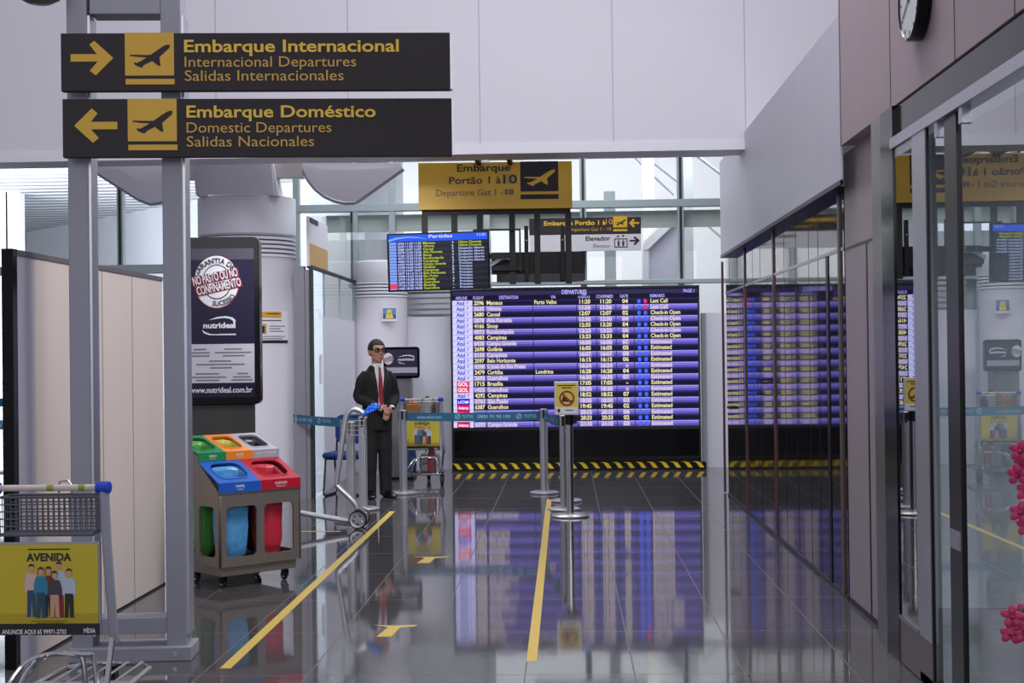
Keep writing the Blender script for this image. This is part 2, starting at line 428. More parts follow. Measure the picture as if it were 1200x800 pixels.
for px in (857, 866, 884, 893, 921, 935, 950, 961): 
    y = WX(px, 480, XR).y; mb.box(XR-.0015, XR+.01, y-.004, y+.004, .01, 2.62)
struct(mb.build('panel_joint', M_black, wr))
mb = MB(); mb.box(XR-.006, XR+.01, Y0, Y1, 2.24, 2.262); struct(mb.build('transom_strip', M_steel, wr))
mb = MB(); y = WX(858, 470, XR).y
mb.box(XR-.05, XR-.035, y-.16, y+.06, .985, 1.01); mb.box(XR-.05, XR+.01, y-.16, y-.14, .985, 1.01); mb.box(XR-.05, XR+.01, y+.04, y+.06, .985, 1.01)
struct(mb.build('door_handle', M_black, wr, bevel=.003))
mb = MB(); mb.box(XR-.01, XR+.01, Y0, Y1, 0, .025); struct(mb.build('baseboard_right', mat('dark base strip', (40, 36, 36), .4), wr))

M_corr = wave_mat('corrugated aluminium cladding', (212, 211, 220), .55, .45, 34.0, .004, .5, 'DIAGONAL', 3.0)
mb = MB(); mb.box(1.70, 1.99, 9.15, 15.55, 2.64, 3.66); mb.box(1.70, 1.712, 8.78, 9.149, 2.64, 3.66)
wc = struct(mb.build('wall_right_upper', M_corr), 'corrugated aluminium band above the granite wall', 'wall')
mb = MB(); mb.box(1.695, 1.99, 9.15, 15.55, 2.615, 2.645); mb.box(1.695, 1.712, 8.78, 9.149, 2.615, 2.645); struct(mb.build('drip_edge', M_black, wc))

XF = 1.70; ZF = 2.85; YF = 8.77
mb = MB(); mb.box(XF, 2.6, -1.0, YF, ZF, 5.2)
wf = struct(mb.build('wall_right_shopfront', M_pink), 'pinkish stone fascia above the glass shop doors', 'wall')
mb = MB()
for px in (1043, 1119, 1190):
    y = WX(px, 60, XF).y; mb.box(XF-.002, XF+.01, y-.005, y+.005, ZF, 5.2)
mb.box(XF-.003, XF+.01, YF-.012, YF+.004, ZF, 5.2)
struct(mb.build('stone_joint', mat('stone joint grey', (96, 84, 92), .7), wf))
mb = MB(); mb.box(XR, XR+.3, 8.16, Y0-.03, 0, ZF)
pr = struct(mb.build('wall_right_pier', mat('pinkish stone pier', (158, 146, 150), .45, var=.06, scale=5)), 'pinkish stone pier between granite wall and glass doors', 'wall')
mb = MB(); yj = WX(1017, 400, XR).y
mb.box(XR-.003, XR+.01, 8.16, Y0-.03, 2.235, 2.25); mb.box(XR-.003, XR+.01, yj-.02, yj+.012, 0, 2.235)
struct(mb.build('stone_joint', M_black, pr))
mb = MB(); mb.box(XR-.008, XR+.01, 8.16, Y0-.03, 0, .03); struct(mb.build('baseboard_pier', M_black, pr))
mb = MB(); mb.box(1.70, 1.82, 7.64, 7.92, 0, ZF); jb = struct(mb.build('trim_2', mat('bronze grey door jamb', (118, 116, 112), .3, .5)), 'grey metal jamb post at the end of the glass doors', 'trim')
mb = MB(); mb.box(1.688, 1.72, 7.36, 7.635, 0, ZF); mb.box(1.73, 1.82, 7.40, 7.63, 0, ZF); struct(mb.build('jamb_channel', M_gloss_black, jb))

# glass doors
XA, XB = 1.70, 1.712
ya0, ya1, yb1 = 6.69, 6.96, 2.0
M_bronze = mat('dark bronze door frame', (30, 29, 30), .3, .4)
mb = MB(); mb.box(XA-.004, XA+.016, ya1, 7.36, 2.58, 2.63); mb.box(XA-.012, XA+.02, ya1-.02, 7.36, .225, .245)
d1 = struct(mb.build('door_1', M_steel), 'narrow fixed glass panel with metal kick plate', 'door')
mb = MB(); mb.box(XA-.008, XA+.02, ya0+.02, 7.36, .005, .225); struct(mb.build('kick_plate', mat('taupe kick plate', (120, 110, 108), .4, .3), d1))
mb = MB(); mb.box(XA-.004, XA+.004, ya1, 7.36, .245, 2.58); struct(mb.build('pane', M_doorglass, d1))
mb = MB(); mb.box(XA-.012, XA+.003, ya0+.02, ya1, .225, 2.63); struct(mb.build('stile', M_alu, d1))
mb = MB(); mb.box(XA-.010, XA+.003, ya0, ya0+.018, .0, 2.63); struct(mb.build('edge_gasket', M_black, d1))
mb = MB(); ym0, ym1 = WX(1126, 400, XB).y, WX(1112, 400, XB).y
mb.box(XB-.008, XB+.016, ym0, ym1, 0, 2.63); mb.box(XB-.02, XB+.03, ym1, 6.95, 0, .05)
d2 = struct(mb.build('door_2', M_bronze), 'sliding glass door leaf with dark bronze stile', 'door')
mb = MB(); mb.box(XB, XB+.012, ym1, 7.1, .05, 2.6); struct(mb.build('pane', M_doorglass, d2))
mb = MB(); mb.box(XB-.014, XB-.008, ym0+.02, ym1-.02, .72, .80); struct(mb.build('hinge', M_alu, d2))
d3m = MB(); d3m.box(XB-.03, XB+.03, yb1, yb1+.08, 0, 2.63); d3m.box(XB-.015, XB+.02, yb1, ym0, 0, .06)
d3 = struct(d3m.build('door_3', M_bronze), 'large glass door panel at the right edge', 'door')
mb = MB(); mb.box(XB+.004, XB+.016, yb1, ym0, .06, 2.6); struct(mb.build('pane', M_doorglass, d3))
mb = MB(); mb.box(XB-.03, XB+.14, yb1, 7.4, 2.63, 2.685)
hd = struct(mb.build('trim_3', M_alu), 'aluminium header rail over the glass doors', 'trim')
mb = MB(); mb.box(XB, XB+.1, yb1, 7.4, 2.685, ZF); struct(mb.build('transom_panel', M_gloss_black, hd))
mb = MB()
for y in (6.1, 6.5, 4.9, 5.1): mb.box(XB-.02, XB+.02, y, y+.05, 2.56, 2.63)
struct(mb.build('door_hanger', M_alu, hd))
# the dim shop behind the doors
mb = MB()
mb.box(7.0, 7.1, -1, 9.0, 0, 3); mb.box(1.99, 7.0, 8.9, 9.0, 0, 3); mb.box(1.99, 7.0, -1.1, -1, 0, 3); mb.box(1.9, 7.0, -1, 8.9, 3.0, 3.1)
struct(mb.build('wall_shop', mat('shop interior grey', (196, 200, 206), .7)), 'plain grey walls of the shop behind the glass doors', 'wall')
area('shop_fill', (4.5, 5.0, 2.9), (4.5, 5.0, 0), 2.2, 190, (.95, .97, 1))  # unseen fill, strengthened to brighten the interior behind the glass

# ---- glass curtain wall behind the departures board
YG = 20.7
gz = lambda py, px=600: W(px, py, YG).z
MULL = [-90, 142, 348, 416, 460, 571, 684, 798, 905]
mb = MB(); xl, xr_ = W(-140, 300, YG).x, W(960, 300, YG).x
for px in MULL:
    x = W(px, 300, YG).x; mb.box(x-.045, x+.045, YG-.05, YG+.08, 0, 5.2)
for (pa, pb, py, h) in ((330, 960, 241, .055), (-140, 960, 183, .05), (-140, 245, 309, .065)):
    z = W(600, py, YG).z; mb.box(W(pa, py, YG).x, W(pb, py, YG).x, YG-.06, YG+.08, z-h, z+h)
zr = W(700, 331, YG).z; mb.box(W(410, 331, YG).x, xr_, YG-.12, YG+.1, zr-.03, zr+.03)
w1 = struct(mb.build('window_1', M_frame, bevel=.006), 'tall glass curtain wall in a pale green grey frame', 'window')
mb = MB()
for px in (142, 413, 684, 798): x = W(px, 300, YG).x; mb.box(x-.018, x+.018, YG-.055, YG-.045, 2.6, 5.1)
struct(mb.build('gasket', M_framedark, w1))
mb = MB(); mb.box(xl, xr_, YG, YG+.012, 0, 5.15); struct(mb.build('pane', M_glass, w1))
# grey green spandrel blind behind the glass
mb = MB(); z0, z1 = W(600, 268, YG).z, W(600, 248, YG).z; mb.box(W(380, 250, YG).x, xr_, YG+.16, YG+.2, z0, z1)
struct(mb.build('blind_rail', mat('pale sage rail', (196, 204, 198), .6), w1))
mb = MB(); mb.box(W(412, 300, YG).x, W(575, 300, YG).x, YG+.1, YG+.14, 0, W(450, 280, YG).z)
struct(mb.build('grey_panel', mat('grey infill panel', (206, 207, 216), .6), w1))

# ---- low white walls beside the board
M_lowwall = mat('white partition laminate', (206, 207, 218), .45, var=.02)
zl = W(500, 371, 19.8).z
mb = MB(); mb.box(W(473, 450, 19.8).x, W(529, 450, 19.8).x, 19.8, 19.9, 0, zl); struct(mb.build('wall_low', M_lowwall), 'low white partition between the pillar and the departures board', 'wall')
mb = MB(); mb.box(W(822.5, 450, 19.8).x, W(1000, 450, 19.8).x, 19.8, 19.9, 0, zl); 
struct(mb.build('wall_low_right', M_lowwall), 'low white partition to the right of the departures board', 'wall')
# slatted rails behind, over the low wall
mb = MB()
for i in range(5):
    z = W(500, 366-6.5*i, 20.5).z; mb.box(W(478, 350, 20.5).x, W(534, 350, 20.5).x, 20.45, 20.5, z-.025, z+.025)
struct(mb.build('trim_4', M_alu), 'horizontal metal rails above the low white partition', 'trim')

# ---- the bright hall beyond the glass
M_slat = wave_mat('slatted white ceiling', (206, 208, 216), .0, .6, 0.42, .16, 1.0, 'Y', 2.5)
mb = MB(); mb.box(-32, -1.2, YG+.3, 62, 6.4, 6.5); struct(mb.build('ceiling', M_slat), 'white slatted ceiling of the hall beyond the glass', 'ceiling')
mb = MB(); P0, P1 = Vector((-20.2, 52.7)), Vector((-7.0, 38.3))
mb.prism([(0, 0), ((P1-P0).length, 0), ((P1-P0).length, 6.4), (0, 6.4)], 0, .2, Matrix.Translation((P0.x, P0.y, 0)) @ Matrix.Rotation(math.atan2(P1.y-P0.y, P1.x-P0.x), 4, 'Z'))
struct(mb.build('wall_far', mat('far hall wall', (214, 218, 228), .7)), 'pale wall of the hall far beyond the glass', 'wall')
P0, P1 = Vector((-7.0, 38.3)), Vector((-3.4, 30.1))
mb = MB(); mb.prism([(0, 0), ((P1-P0).length, 0), ((P1-P0).length, 6.4), (0, 6.4)], 0, .2, Matrix.Translation((P0.x, P0.y, 0)) @ Matrix.Rotation(math.atan2(P1.y-P0.y, P1.x-P0.x), 4, 'Z'))
struct(mb.build('wall_far_left', mat('far hall wall', (214, 218, 228), .7)), 'pale slanting wall joining the far walls beyond the glass', 'wall')
mb = MB(); mb.box(-3.4, 9, 30, 30.2, 0, 9); struct(mb.build('wall_far_right', M_brightwall), 'bright white wall far behind the glass', 'wall')
mb = MB()
for px in (-40, 3, 17): x = W(px, 280, 40).x; mb.box(x-.25, x+.15, 40, 40.4, 0, 6.4)
struct(mb.build('trim_5', M_brightwall), 'white uprights far away at the left edge', 'trim')
# bright vertical cloth panel and grey panel seen through the glass left of the sign
mb = MB(); mb.box(W(378, 300, 23).x, W(411, 300, 23).x, 23, 23.1, 0, W(395, 254, 23).z)
struct(mb.build('wall_far_panel', M_brightwall), 'bright white panel behind the glass above the side door', 'wall')
# white column and sloping parapets of the stairs
mb = MB(); xa, xb = W(753, 240, 26).x, W(767, 240, 26).x; mb.box(xa, xb, 26, 26.25, 0, 9); struct(mb.build('column_slim', mat('off white slim column', (226, 224, 220), .6)), 'slim off white column behind the glass', 'column')
mb = MB(); xa, xb = W(708, 240, 23.5).x, W(721, 240, 23.5).x; mb.box(xa, xb, 23.5, 23.7, 0, W(714, 224, 23.5).z); struct(mb.build('column_grey', mat('grey slim column', (172, 184, 190), .6)), 'slim grey post behind the elevator sign', 'column')
Ys = 24.5
def pw(pts, Y): return [(W(a, b, Y).x, W(a, b, Y).z) for a, b in pts]
mb = MB(); mb.prism(pw([(758, 288), (797, 250), (800, 252), (800, 400), (758, 400)], Ys), Ys, Ys+.25)
sp = struct(mb.build('stair_parapet', mat('lavender white parapet', (206, 204, 220), .6)), 'sloping white stair parapet behind the glass', 'parapet')
mb = MB(); mb.prism(pw([(755, 293), (755, 283), (797, 243), (801, 246), (801, 252), (759, 293)], Ys), Ys-.12, Ys+.3)
mb.prism(pw([(753, 288), (760, 288), (760, 400), (753, 400)], Ys), Ys-.1, Ys+.3)
struct(mb.build('coping', M_white2, sp))
mb = MB()
for a, b, c, d, t in ((764, 183, 796, 208, 6), (764, 202, 790, 226, 2), (817, 180, 846, 202, 2.5), (817, 250, 846, 276, 2.5), (742, 180, 752, 190, 2)):
    mb.prism(pw([(a, b), (c, d), (c, d+t), (a, b+t)], 26.5), 26.5, 26.7)
struct(mb.build('stair_rail', mat('pale grey stair rail', (190, 192, 204), .6)), 'sloping rails of the stairs far behind the glass', 'rail')
mb = MB(); mb.box(W(800, 240, 24.2).x, W(812, 240, 24.2).x, 24.2, 24.4, 0, 6.5); struct(mb.build('column_pale', mat('pale grey column', (204, 210, 216), .6)), 'pale grey column behind the rightmost window bar', 'column')

# ---- columns
def column(name, label, c, r, collar, rings, top, rcol):
    mb = MB(); mb.lathe([(r, 0), (r, rings[0])], c, 56); o = struct(mb.build(name, M_white, smooth=True), label, 'column')
    mb = MB(); mb.lathe([(r*.9, rings[0]), (r*.9, rings[1])], c, 40); struct(mb.build('core', mat('grey core', (170, 170, 178), .5), o, smooth=True))
    n = 5
    for i in range(n):
        z = rings[0]+(rings[1]-rings[0])*(i+.35)/n; mb = MB(); h = (rings[1]-rings[0])/n*.3
        mb.lathe([(r*.88, z-h), (r+.01, z-h), (r+.01, z+h), (r*.88, z+h)], c, 48, cap=False); struct(mb.build('louvre_ring', M_white2, o, smooth=True))
    mb = MB(); mb.lathe([(rcol*.97, collar[0]-.02), (rcol, collar[0]), (rcol, collar[1]), (rcol*.9, collar[1]+.01)], c, 56); struct(mb.build('collar', M_white2, o, smooth=True))
    mb = MB(); mb.lathe([(rcol*.82, collar[1]), (rcol*.82, top)], c, 40); struct(mb.build('upper_shaft', M_white2, o, smooth=True))
    return o
YC = 16.35; cx = W(291, 400, YC).x; zc = lambda py: W(291, py, YC).z
RC = 56/(FPX/YC)
c1 = column('column_near', 'thick round white column behind the black advertising totem', (cx, YC, 0), RC, (zc(277), zc(234)), (zc(304), zc(279)), 3.45, RC*1.02)
Y2 = 19.5; cx2 = W(446, 400, Y2).x; z2 = lambda py: W(446, py, Y2).z; R2 = 31.5/(FPX/Y2)
c2 = column('column_far', 'round white column behind the standing man', (cx2, Y2, 0), R2, (z2(329), z2(308)), (z2(349), z2(330)), 2.9, R2)

# reflector fixture on the near column
fx = thing('uplight_fixture', 'white curved light reflectors on arms around the thick column', 'light fixture', (cx, YC-.05, zc(213)))
def lp(pts, Y): return [(W(a, b, Y).x-cx, W(a, b, Y).z-zc(213)) for a, b in pts]
sh = MB(); n = 16; ztop, zbot = zc(172)-zc(213), zc(234.5)-zc(213)
for z, lean in ((zbot, 0), (ztop, -.045)): pass
def srow(z, lean, off): return [Vector((lean+.44*math.sin(-1.1+2.2*i/n)/math.sin(1.1), -.47-off-.10*math.cos(-1.1+2.2*i/n), z)) for i in range(n+1)]
sh.loft([srow(zbot, 0, .03)+srow(zbot, 0, 0)[::-1], srow(ztop, -.05, .03)+srow(ztop, -.05, 0)[::-1]])
sh.build('shield', mat('grey painted shield', (172, 170, 178), .5), fx, smooth=True)
RIGHT = [(352, 191), (356, 200), (362, 211), (370, 221), (380, 229), (391, 234), (403, 237), (416, 236.5), (420, 234), (472, 197), (470, 191)]
LEFT = [(222, 191), (218, 203), (212, 214), (205, 224), (196, 231), (187, 236.5), (176, 238), (163, 233), (106, 197), (104, 192)]
for pl in (RIGHT, LEFT):
    yy = YC-.35; mb = MB(); pts = lp(pl, yy); cxp = sum(p[0] for p in pts)/len(pts)
    # a shallow bowl: the face is domed towards the hall, 9 cm deep
    n = len(pts); mid = Vector((cxp, -.33, max(p[1] for p in pts)-.12))
    ring0 = [Vector((x, -.30, z)) for x, z in pts]; ringb = [Vector((x, -.24, z)) for x, z in pts]
    mb.loft([ringb, ring0, [v.lerp(mid, .5)+Vector((0, -.006, 0)) for v in ring0]])
    ro = mb.build('reflector', M_white, fx, smooth=True)
    mb = MB(); k = [p for p in range(n)]
    for i in range(n-1):
        a, b = ring0[i], ring0[i+1]
        if (a.z+b.z)/2 < max(p[1] for p in pts)-.06: mb.tube([a+Vector((0, .03, 0)), b+Vector((0, .03, 0))], .034, 6)
    mb.build('rim', mat('reflector rim', (190, 188, 204), .3, .3), ro, smooth=True)
for sgn in (1, -1):
    mb = MB(); x0, x1 = sgn*.40, sgn*.72
    mb.box(min(x0, x1), max(x0, x1), -.33, -.13, 0.0, .155); mb.build('arm', mat('warm grey arm', (186, 180, 178), .5), fx)
    mb = MB(); mb.prism([(sgn*.34, zbot), (sgn*.46, zbot), (sgn*.36, ztop), (sgn*.22, ztop)], -.40, -.10); mb.build('fin', M_white2, fx)

# ---- glazed side screen running from the near column to the back
XS = -2.88
yS0, yS1 = 15.95, 20.4
mb = MB()
zt0 = 2.60
mb.box(XS-.03, XS+.03, yS0, yS1, zt0, zt0+.03)
w2 = struct(mb.build('window_2', M_framedark), 'glazed side screen between the two white columns', 'window')
mb = MB(); mb.box(XS-.006, XS+.006, yS0+.1, yS1, .02, zt0); struct(mb.build('pane', M_softglass, w2)); mb = MB(); mb.box(XS-.006, XS+.006, yS0+.1, yS1, zt0+.03, 3.4); struct(mb.build('pane', M_softglass, w2))
mb = MB()
for y in (16.9, 18.1, 19.3): mb.box(XS-.012, XS+.012, y-.01, y+.01, .02, zt0)
struct(mb.build('glazing_bar', M_frame, w2))
mb = MB(); mb.box(XS+.008, XS+.014, 16.75, 20.3, .02, 2.07); struct(mb.build('frosted_panel', mat('white frosted film', (222, 223, 232), .5, var=.02), w2))
mb = MB(); mb.tube([(XS+.05, 16.35, 1.28), (XS+.05, 16.35, 1.62)], .018, 10); struct(mb.build('pull_handle', M_white2, w2))
mb = MB(); mb.box(XS-.17, XS-.05, yS0-.06, yS0+.06, 0, 2.62); mb.box(XS-.05, XS+.0, yS0-.02, yS0+.04, 0, 2.58)
struct(mb.build('trim_6', mat('grey door jamb', (136, 136, 144), .4, .3)), 'grey metal jamb of the glazed side screen', 'trim')
mb = MB(); mb.box(XS+.0, XS+.035, yS0-.04, yS0+.06, 0, 2.6); struct(mb.build('trim_7', M_framedark), 'dark edge post of the glazed side screen', 'trim')
# amber sign over the side door
sg = thing('door_sign', 'amber and white sign above the glazed side door beside the thick column', 'sign', (XS-.02, 15.9, 2.62))
mb = MB(); mb.box(0, .03, 0, 1.25, .0, .56); mb.build('panel', M_white2, sg)
mb = MB(); mb.box(.03, .034, .02, 1.23, .0, .26); mb.build('amber_band', mat('amber print', (196, 160, 98), .5), sg)
mb = MB(); mb.box(.03, .04, .05, .55, .5, .55); mb.build('dark_strip', M_ink, sg)

# ================================================================== FLOOR MARKINGS
def floor_strip(name, a, b, w, label, z=.0015):
    A, B = G(*a), G(*b); d = (B-A).normalized(); n_ = Vector((-d.y, d.x, 0))*w/2
    mb = MB(); c = A
    vs = [A-n_, A+n_, B+n_, B-n_]; mb.add([(v.x-c.x, v.y-c.y, 0.0005) for v in vs]+[(v.x-c.x, v.y-c.y, z) for v in vs], [[0, 1, 2, 3], [4, 5, 6, 7], [0, 1, 5, 4], [1, 2, 6, 5], [2, 3, 7, 6], [3, 0, 4, 7]])
    return tag(mb.build(name, M_yellowline, loc=(c.x, c.y, 0)), label, 'floor marking')
floor_strip('floor_line', (264, 783), (460, 599), .058, 'yellow floor line running from the recycling station to the hand truck wheel')
floor_strip('floor_line', (623, 775), (643.5, 585), .055, 'yellow floor line running up to the barrier posts before the board')
floor_strip('floor_line', (352, 622.5), (399, 622.5), .05, 'short yellow floor line just in front of the hand truck arm')
def arrow_mark(px, py, w, label):
    c = G(px, py); mb = MB()
    mb.prism([(-w, .05), (-w*.45, .0), (-w*.3, -.04), (-w*.55, -.30), (w*.12, -.30), (w*.25, -.04), (w*.9, .0), (w, .05), (w*.2, .03), (-w*.2, .03)], -.0015, -.0005, Matrix.Rotation(-PI/2, 4, 'X'))
    return tag(mb.build('floor_arrow', M_yellowline, loc=c), label, 'floor marking')
arrow_mark(463, 734, .13, 'yellow tape arrow on the floor nearest the camera')
arrow_mark(505, 653, .15, 'smaller yellow tape arrow on the floor further towards the board')

# ================================================================== SIGN GANTRY
gl = G(84, 770); gr = G(222, 772)
gy = 7.45; gw = .617
gx = W(83, 600, gy).x
a_, yaw_, wid_ = facing((73, 39), (528, 38), 7.35)
yaw_ = max(min(yaw_, .12), -.02)
gt = thing('sign_gantry', 'grey steel two-post frame carrying the dark departure signs', 'sign frame', (gx, gy, 0), (0, 0, yaw_))
HG = 3.55
for x in (0.0, gw-.122):
    mb = MB(); mb.box(x, x+.107, 0, .16, .005, HG); mb.build('post', M_gantry, gt, bevel=.006)
    mb = MB(); mb.box(x+.1075, x+.121, .01, .15, .13, HG-.12); mb.build('side_channel', M_alu, gt)
mb = MB(); mb.box(.122, gw-.122, .0, .16, .14, .225); mb.build('lower_crossbar', M_gantry, gt, bevel=.004)
mb = MB(); mb.box(-.01, gw+.015, -.04, .2, 0, .075); bp = mb.build('base_plate', M_gantry, gt, bevel=.006)
mb = MB(); 
for x in (.05, gw-.07): mb.cyl((x, -.043, .04), (x, -.03, .04), .012, 8)
mb.build('bolt', M_alu, bp)
ztc = W(140, 15, gy).z
mb = MB(); mb.box(.122, gw-.122, .0, .16, ztc, ztc+.2); mb.build('upper_crossbar', M_gantry, gt, bevel=.004)

def gantry_sign(name, label, tl, tr, yb, direction, texts, sqx, arrow):
    a, yaw, w = facing(tl, tr, 7.32)
    s = (tr[0]-tl[0])/w; h = (yb-tl[1])/s
    o = thing(name, label, 'sign', a, (0, 0, yaw))
    mb = MB(); mb.box(0, w, 0, .05, -h, 0); mb.build('panel', M_sign_dark, o, bevel=.002)
    mb = MB(); mb.box(w+.0005, w+.012, .005, .07, -h+.005, -.004); mb.build('end_cap', M_alu, o)
    f = Face(o, tl[0], tl[1], s)
    x0, x1, y0, y1 = sqx
    pg = f.rect('pictogram', M_sign_yellow, x0, y0, x1, y1)
    f.poly('plane', M_sign_dark, [plane_poly(x0, y0, x1, y1)], parent=pg)
    f.rect('pictogram_bar', M_sign_yellow, x0+.5, y1+4, x1+.5, y1+10.5)
    f.poly('arrow', M_sign_yellow, [arrow])
    f.text('bold_lettering', M_sign_bright, [texts[0]]); f.text('lettering', M_sign_yellow2, texts[1:])
    return o
AR = [(330, 255), (452, 255), (417, 210), (440, 192), (528, 273), (447, 355), (418, 333), (455, 290), (330, 290)]
AL = [(546, 572), (424, 572), (455, 532), (428, 509), (346, 590), (433, 671), (460, 648), (424, 607), (546, 607)]
gantry_sign('direction_sign', 'upper dark sign reading Embarque Internacional with right arrow', (71, 39), (527, 38), 107, 1,
    [('Embarque Internacional', 214.5, 61.5, 14, 252, 'L', .018), ('Internacional Departures', 215, 79, 12, 201), ('Salidas Internacionales', 215, 95.5, 12.2, 186)],
    (145.5, 202.5, 38.5, 89), [(x/4, y/4) for x, y in AR])
gantry_sign('direction_sign', 'lower dark sign reading Embarque Doméstico with left arrow', (73, 116), (529, 115), 184.5, -1,
    [('Embarque Doméstico', 217, 138, 13.5, 222, 'L', .018), ('Domestic Departures', 217, 156, 12, 169.5), ('Salidas Nacionales', 217, 172.5, 12, 149)],
    (148.5, 205.5, 116, 166), [(x/4, y/4) for x, y in AL])
# round fixture just dipping into the frame, on the gantry's left
mb = MB(); c = W(46, -22, 7.3); mb.lathe([(.01, 0), (.06, .005), (.105, .03), (.12, .08), (.12, .16)], (0, 0, 0), 32)
rf = tag(mb.build('round_fixture', mat('taupe metal fixture', (120, 112, 106), .4, .3), loc=(c.x, c.y, W(46, 5, 7.3).z), smooth=True), 'round taupe fixture dipping in beside the sign frame top', 'fixture')
# ================================================================== DEPARTURES BOARD
YD = 19.6
bl = W(530, 552, YD); S = FPX/YD
bd = thing('departures_board', 'large purple LED departures board standing on the floor', 'display board', (bl.x, YD, 0), (0, 0, 0))
h0 = bl.z                                     # floor offset of the measured bottom edge
F = Face(bd, 530, 552+h0*S, S)
mb = MB(); mb.box(0, F.x(821.5), .0, .35, .0, F.z(337.5)); mb.build('cabinet', M_matte_black, bd)
mb = MB(); mb.box(F.x(533), F.x(819), -.012, .0, F.z(536), F.z(505)); mb.build('base_panel', M_gloss_black, bd)
mb = MB(); mb.box(F.x(532), F.x(820), -.02, .0, F.z(541), F.z(538)); mb.build('ledge', M_black, bd)
S_dark = screen('board dark row', (20, 18, 50)); S_dark2 = screen('board dark row edge', (40, 34, 92)); S_hi = screen('board light row top', (158, 150, 244), 1.05); S_mid = screen('board light row', (124, 112, 220)); S_lo = screen('board light row base', (88, 78, 170))
S_head = screen('board header', (22, 18, 44)); S_headband = screen('board header band', (50, 44, 84)); S_headtext = screen('board header lettering', (176, 168, 250), 1.1)
S_cream = screen('board cream lettering', (238, 226, 166), 1.1); S_white = screen('board white lettering', (226, 214, 226)); S_haze = screen('board lettering halo', (158, 142, 214))
S_tile = screen('board airline tile', (206, 204, 255), 1.1); S_azul = screen('board azul blue', (30, 40, 190)); S_gol = screen('board orange red tile', (232, 62, 96)); S_tam = screen('board blue tile', (24, 16, 214)); S_av = screen('board crimson tile', (214, 20, 96)); S_tw = screen('board tile lettering', (246, 236, 255), 1.1)
S_blue = screen('board blue lamp', (60, 100, 255), 1.2); S_pink = screen('board pink lamp', (236, 40, 120), 1.1)
y0r, dy = 351.8, 6.79
F.rect('header_panel', S_head, 531.5, 339.5, 820.5, y0r, th=.0015)
hb = F.rect('header_band', S_headband, 533, 341.5, 819.5, 346.2, lift=.003)
F.text('title_lettering', S_headtext, [('DEPARTURES', 661, 345.8, 4.6, 29, 'L', .03), ('PAGE 1', 803, 345.8, 3.8, 12.5, 'L', .02)], lift=.005, parent=hb)
F.text('column_lettering', S_headtext, [('AIRLINE', 536, 350.8, 3.5, 14, 'L', .02), ('FLIGHT', 557, 350.8, 3.5, 12.5, 'L', .02), ('DESTINATION', 587.5, 350.8, 3.8, 22.5, 'L', .02), ('VIA', 648, 350.8, 3.5, 6, 'L', .02), ('TIME', 683.5, 347.6, 2.3, 6.5, 'L', .02), ('SCHEDULE', 680, 351, 2.6, 14, 'L', .02), ('CONFIRMED', 701, 351, 3.5, 20, 'L', .02), ('GATE', 729, 351, 3.6, 9.5, 'L', .02), ('REMARKS', 764, 351, 3.6, 17, 'L', .02)], lift=.006)
FL = ['2596', '2630', '2680', '2878', '4166', '4973', '4083', '6420', '2698', '5155', '2597', '4398', '2479', '2695', '1715', '1425', '4292', '3761', '6387', '', '', '6393']
DE = ['Manaus', 'Vilhena', 'Cacoal', 'Alta Floresta', 'Sinop', 'Rondonópolis', 'Campinas', 'Campo Grande', 'Goiânia', 'Campinas', 'Belo Horizonte', 'S José do Rio Preto', 'Curitiba', 'Guarulhos', 'Brasília', 'Guarulhos', 'Campinas', 'São Paulo', 'Guarulhos', '', '', 'Campo Grande']
DW = [18.5, 17, 15.5, 29, 13, 31, 23, 34, 18, 23, 33, 44.5, 18, 23.5, 18, 23.5, 23, 23.5, 24, 0, 0, 34]
SC = '11:20 11:56 12:07 12:30 12:35 13:25 13:33 16:00 16:05 16:07 16:15 16:24 16:28 16:30 17:05 18:20 18:52 18:50 19:45 20:15 20:33 21:10'.split()
CF = SC[:]; CF[4] = '13:20'
GA = '04 06 02 04 04 06 04 07 05 08 06 - 04 07 - - 07 03 02 06 02 03'.split()
RE = ['Last Call']*2+['Check-in Open']*5+['Estimated']*15
AI = ['Azul']*14+['GOL', 'GOL', 'Azul', 'TAM', 'Avianca', 'Avianca', 'Azul', 'Avianca']
COLX = [556.5, 571.5, 627.5, 678.5, 701.5, 724.5, 745.5, 763.5, 820]
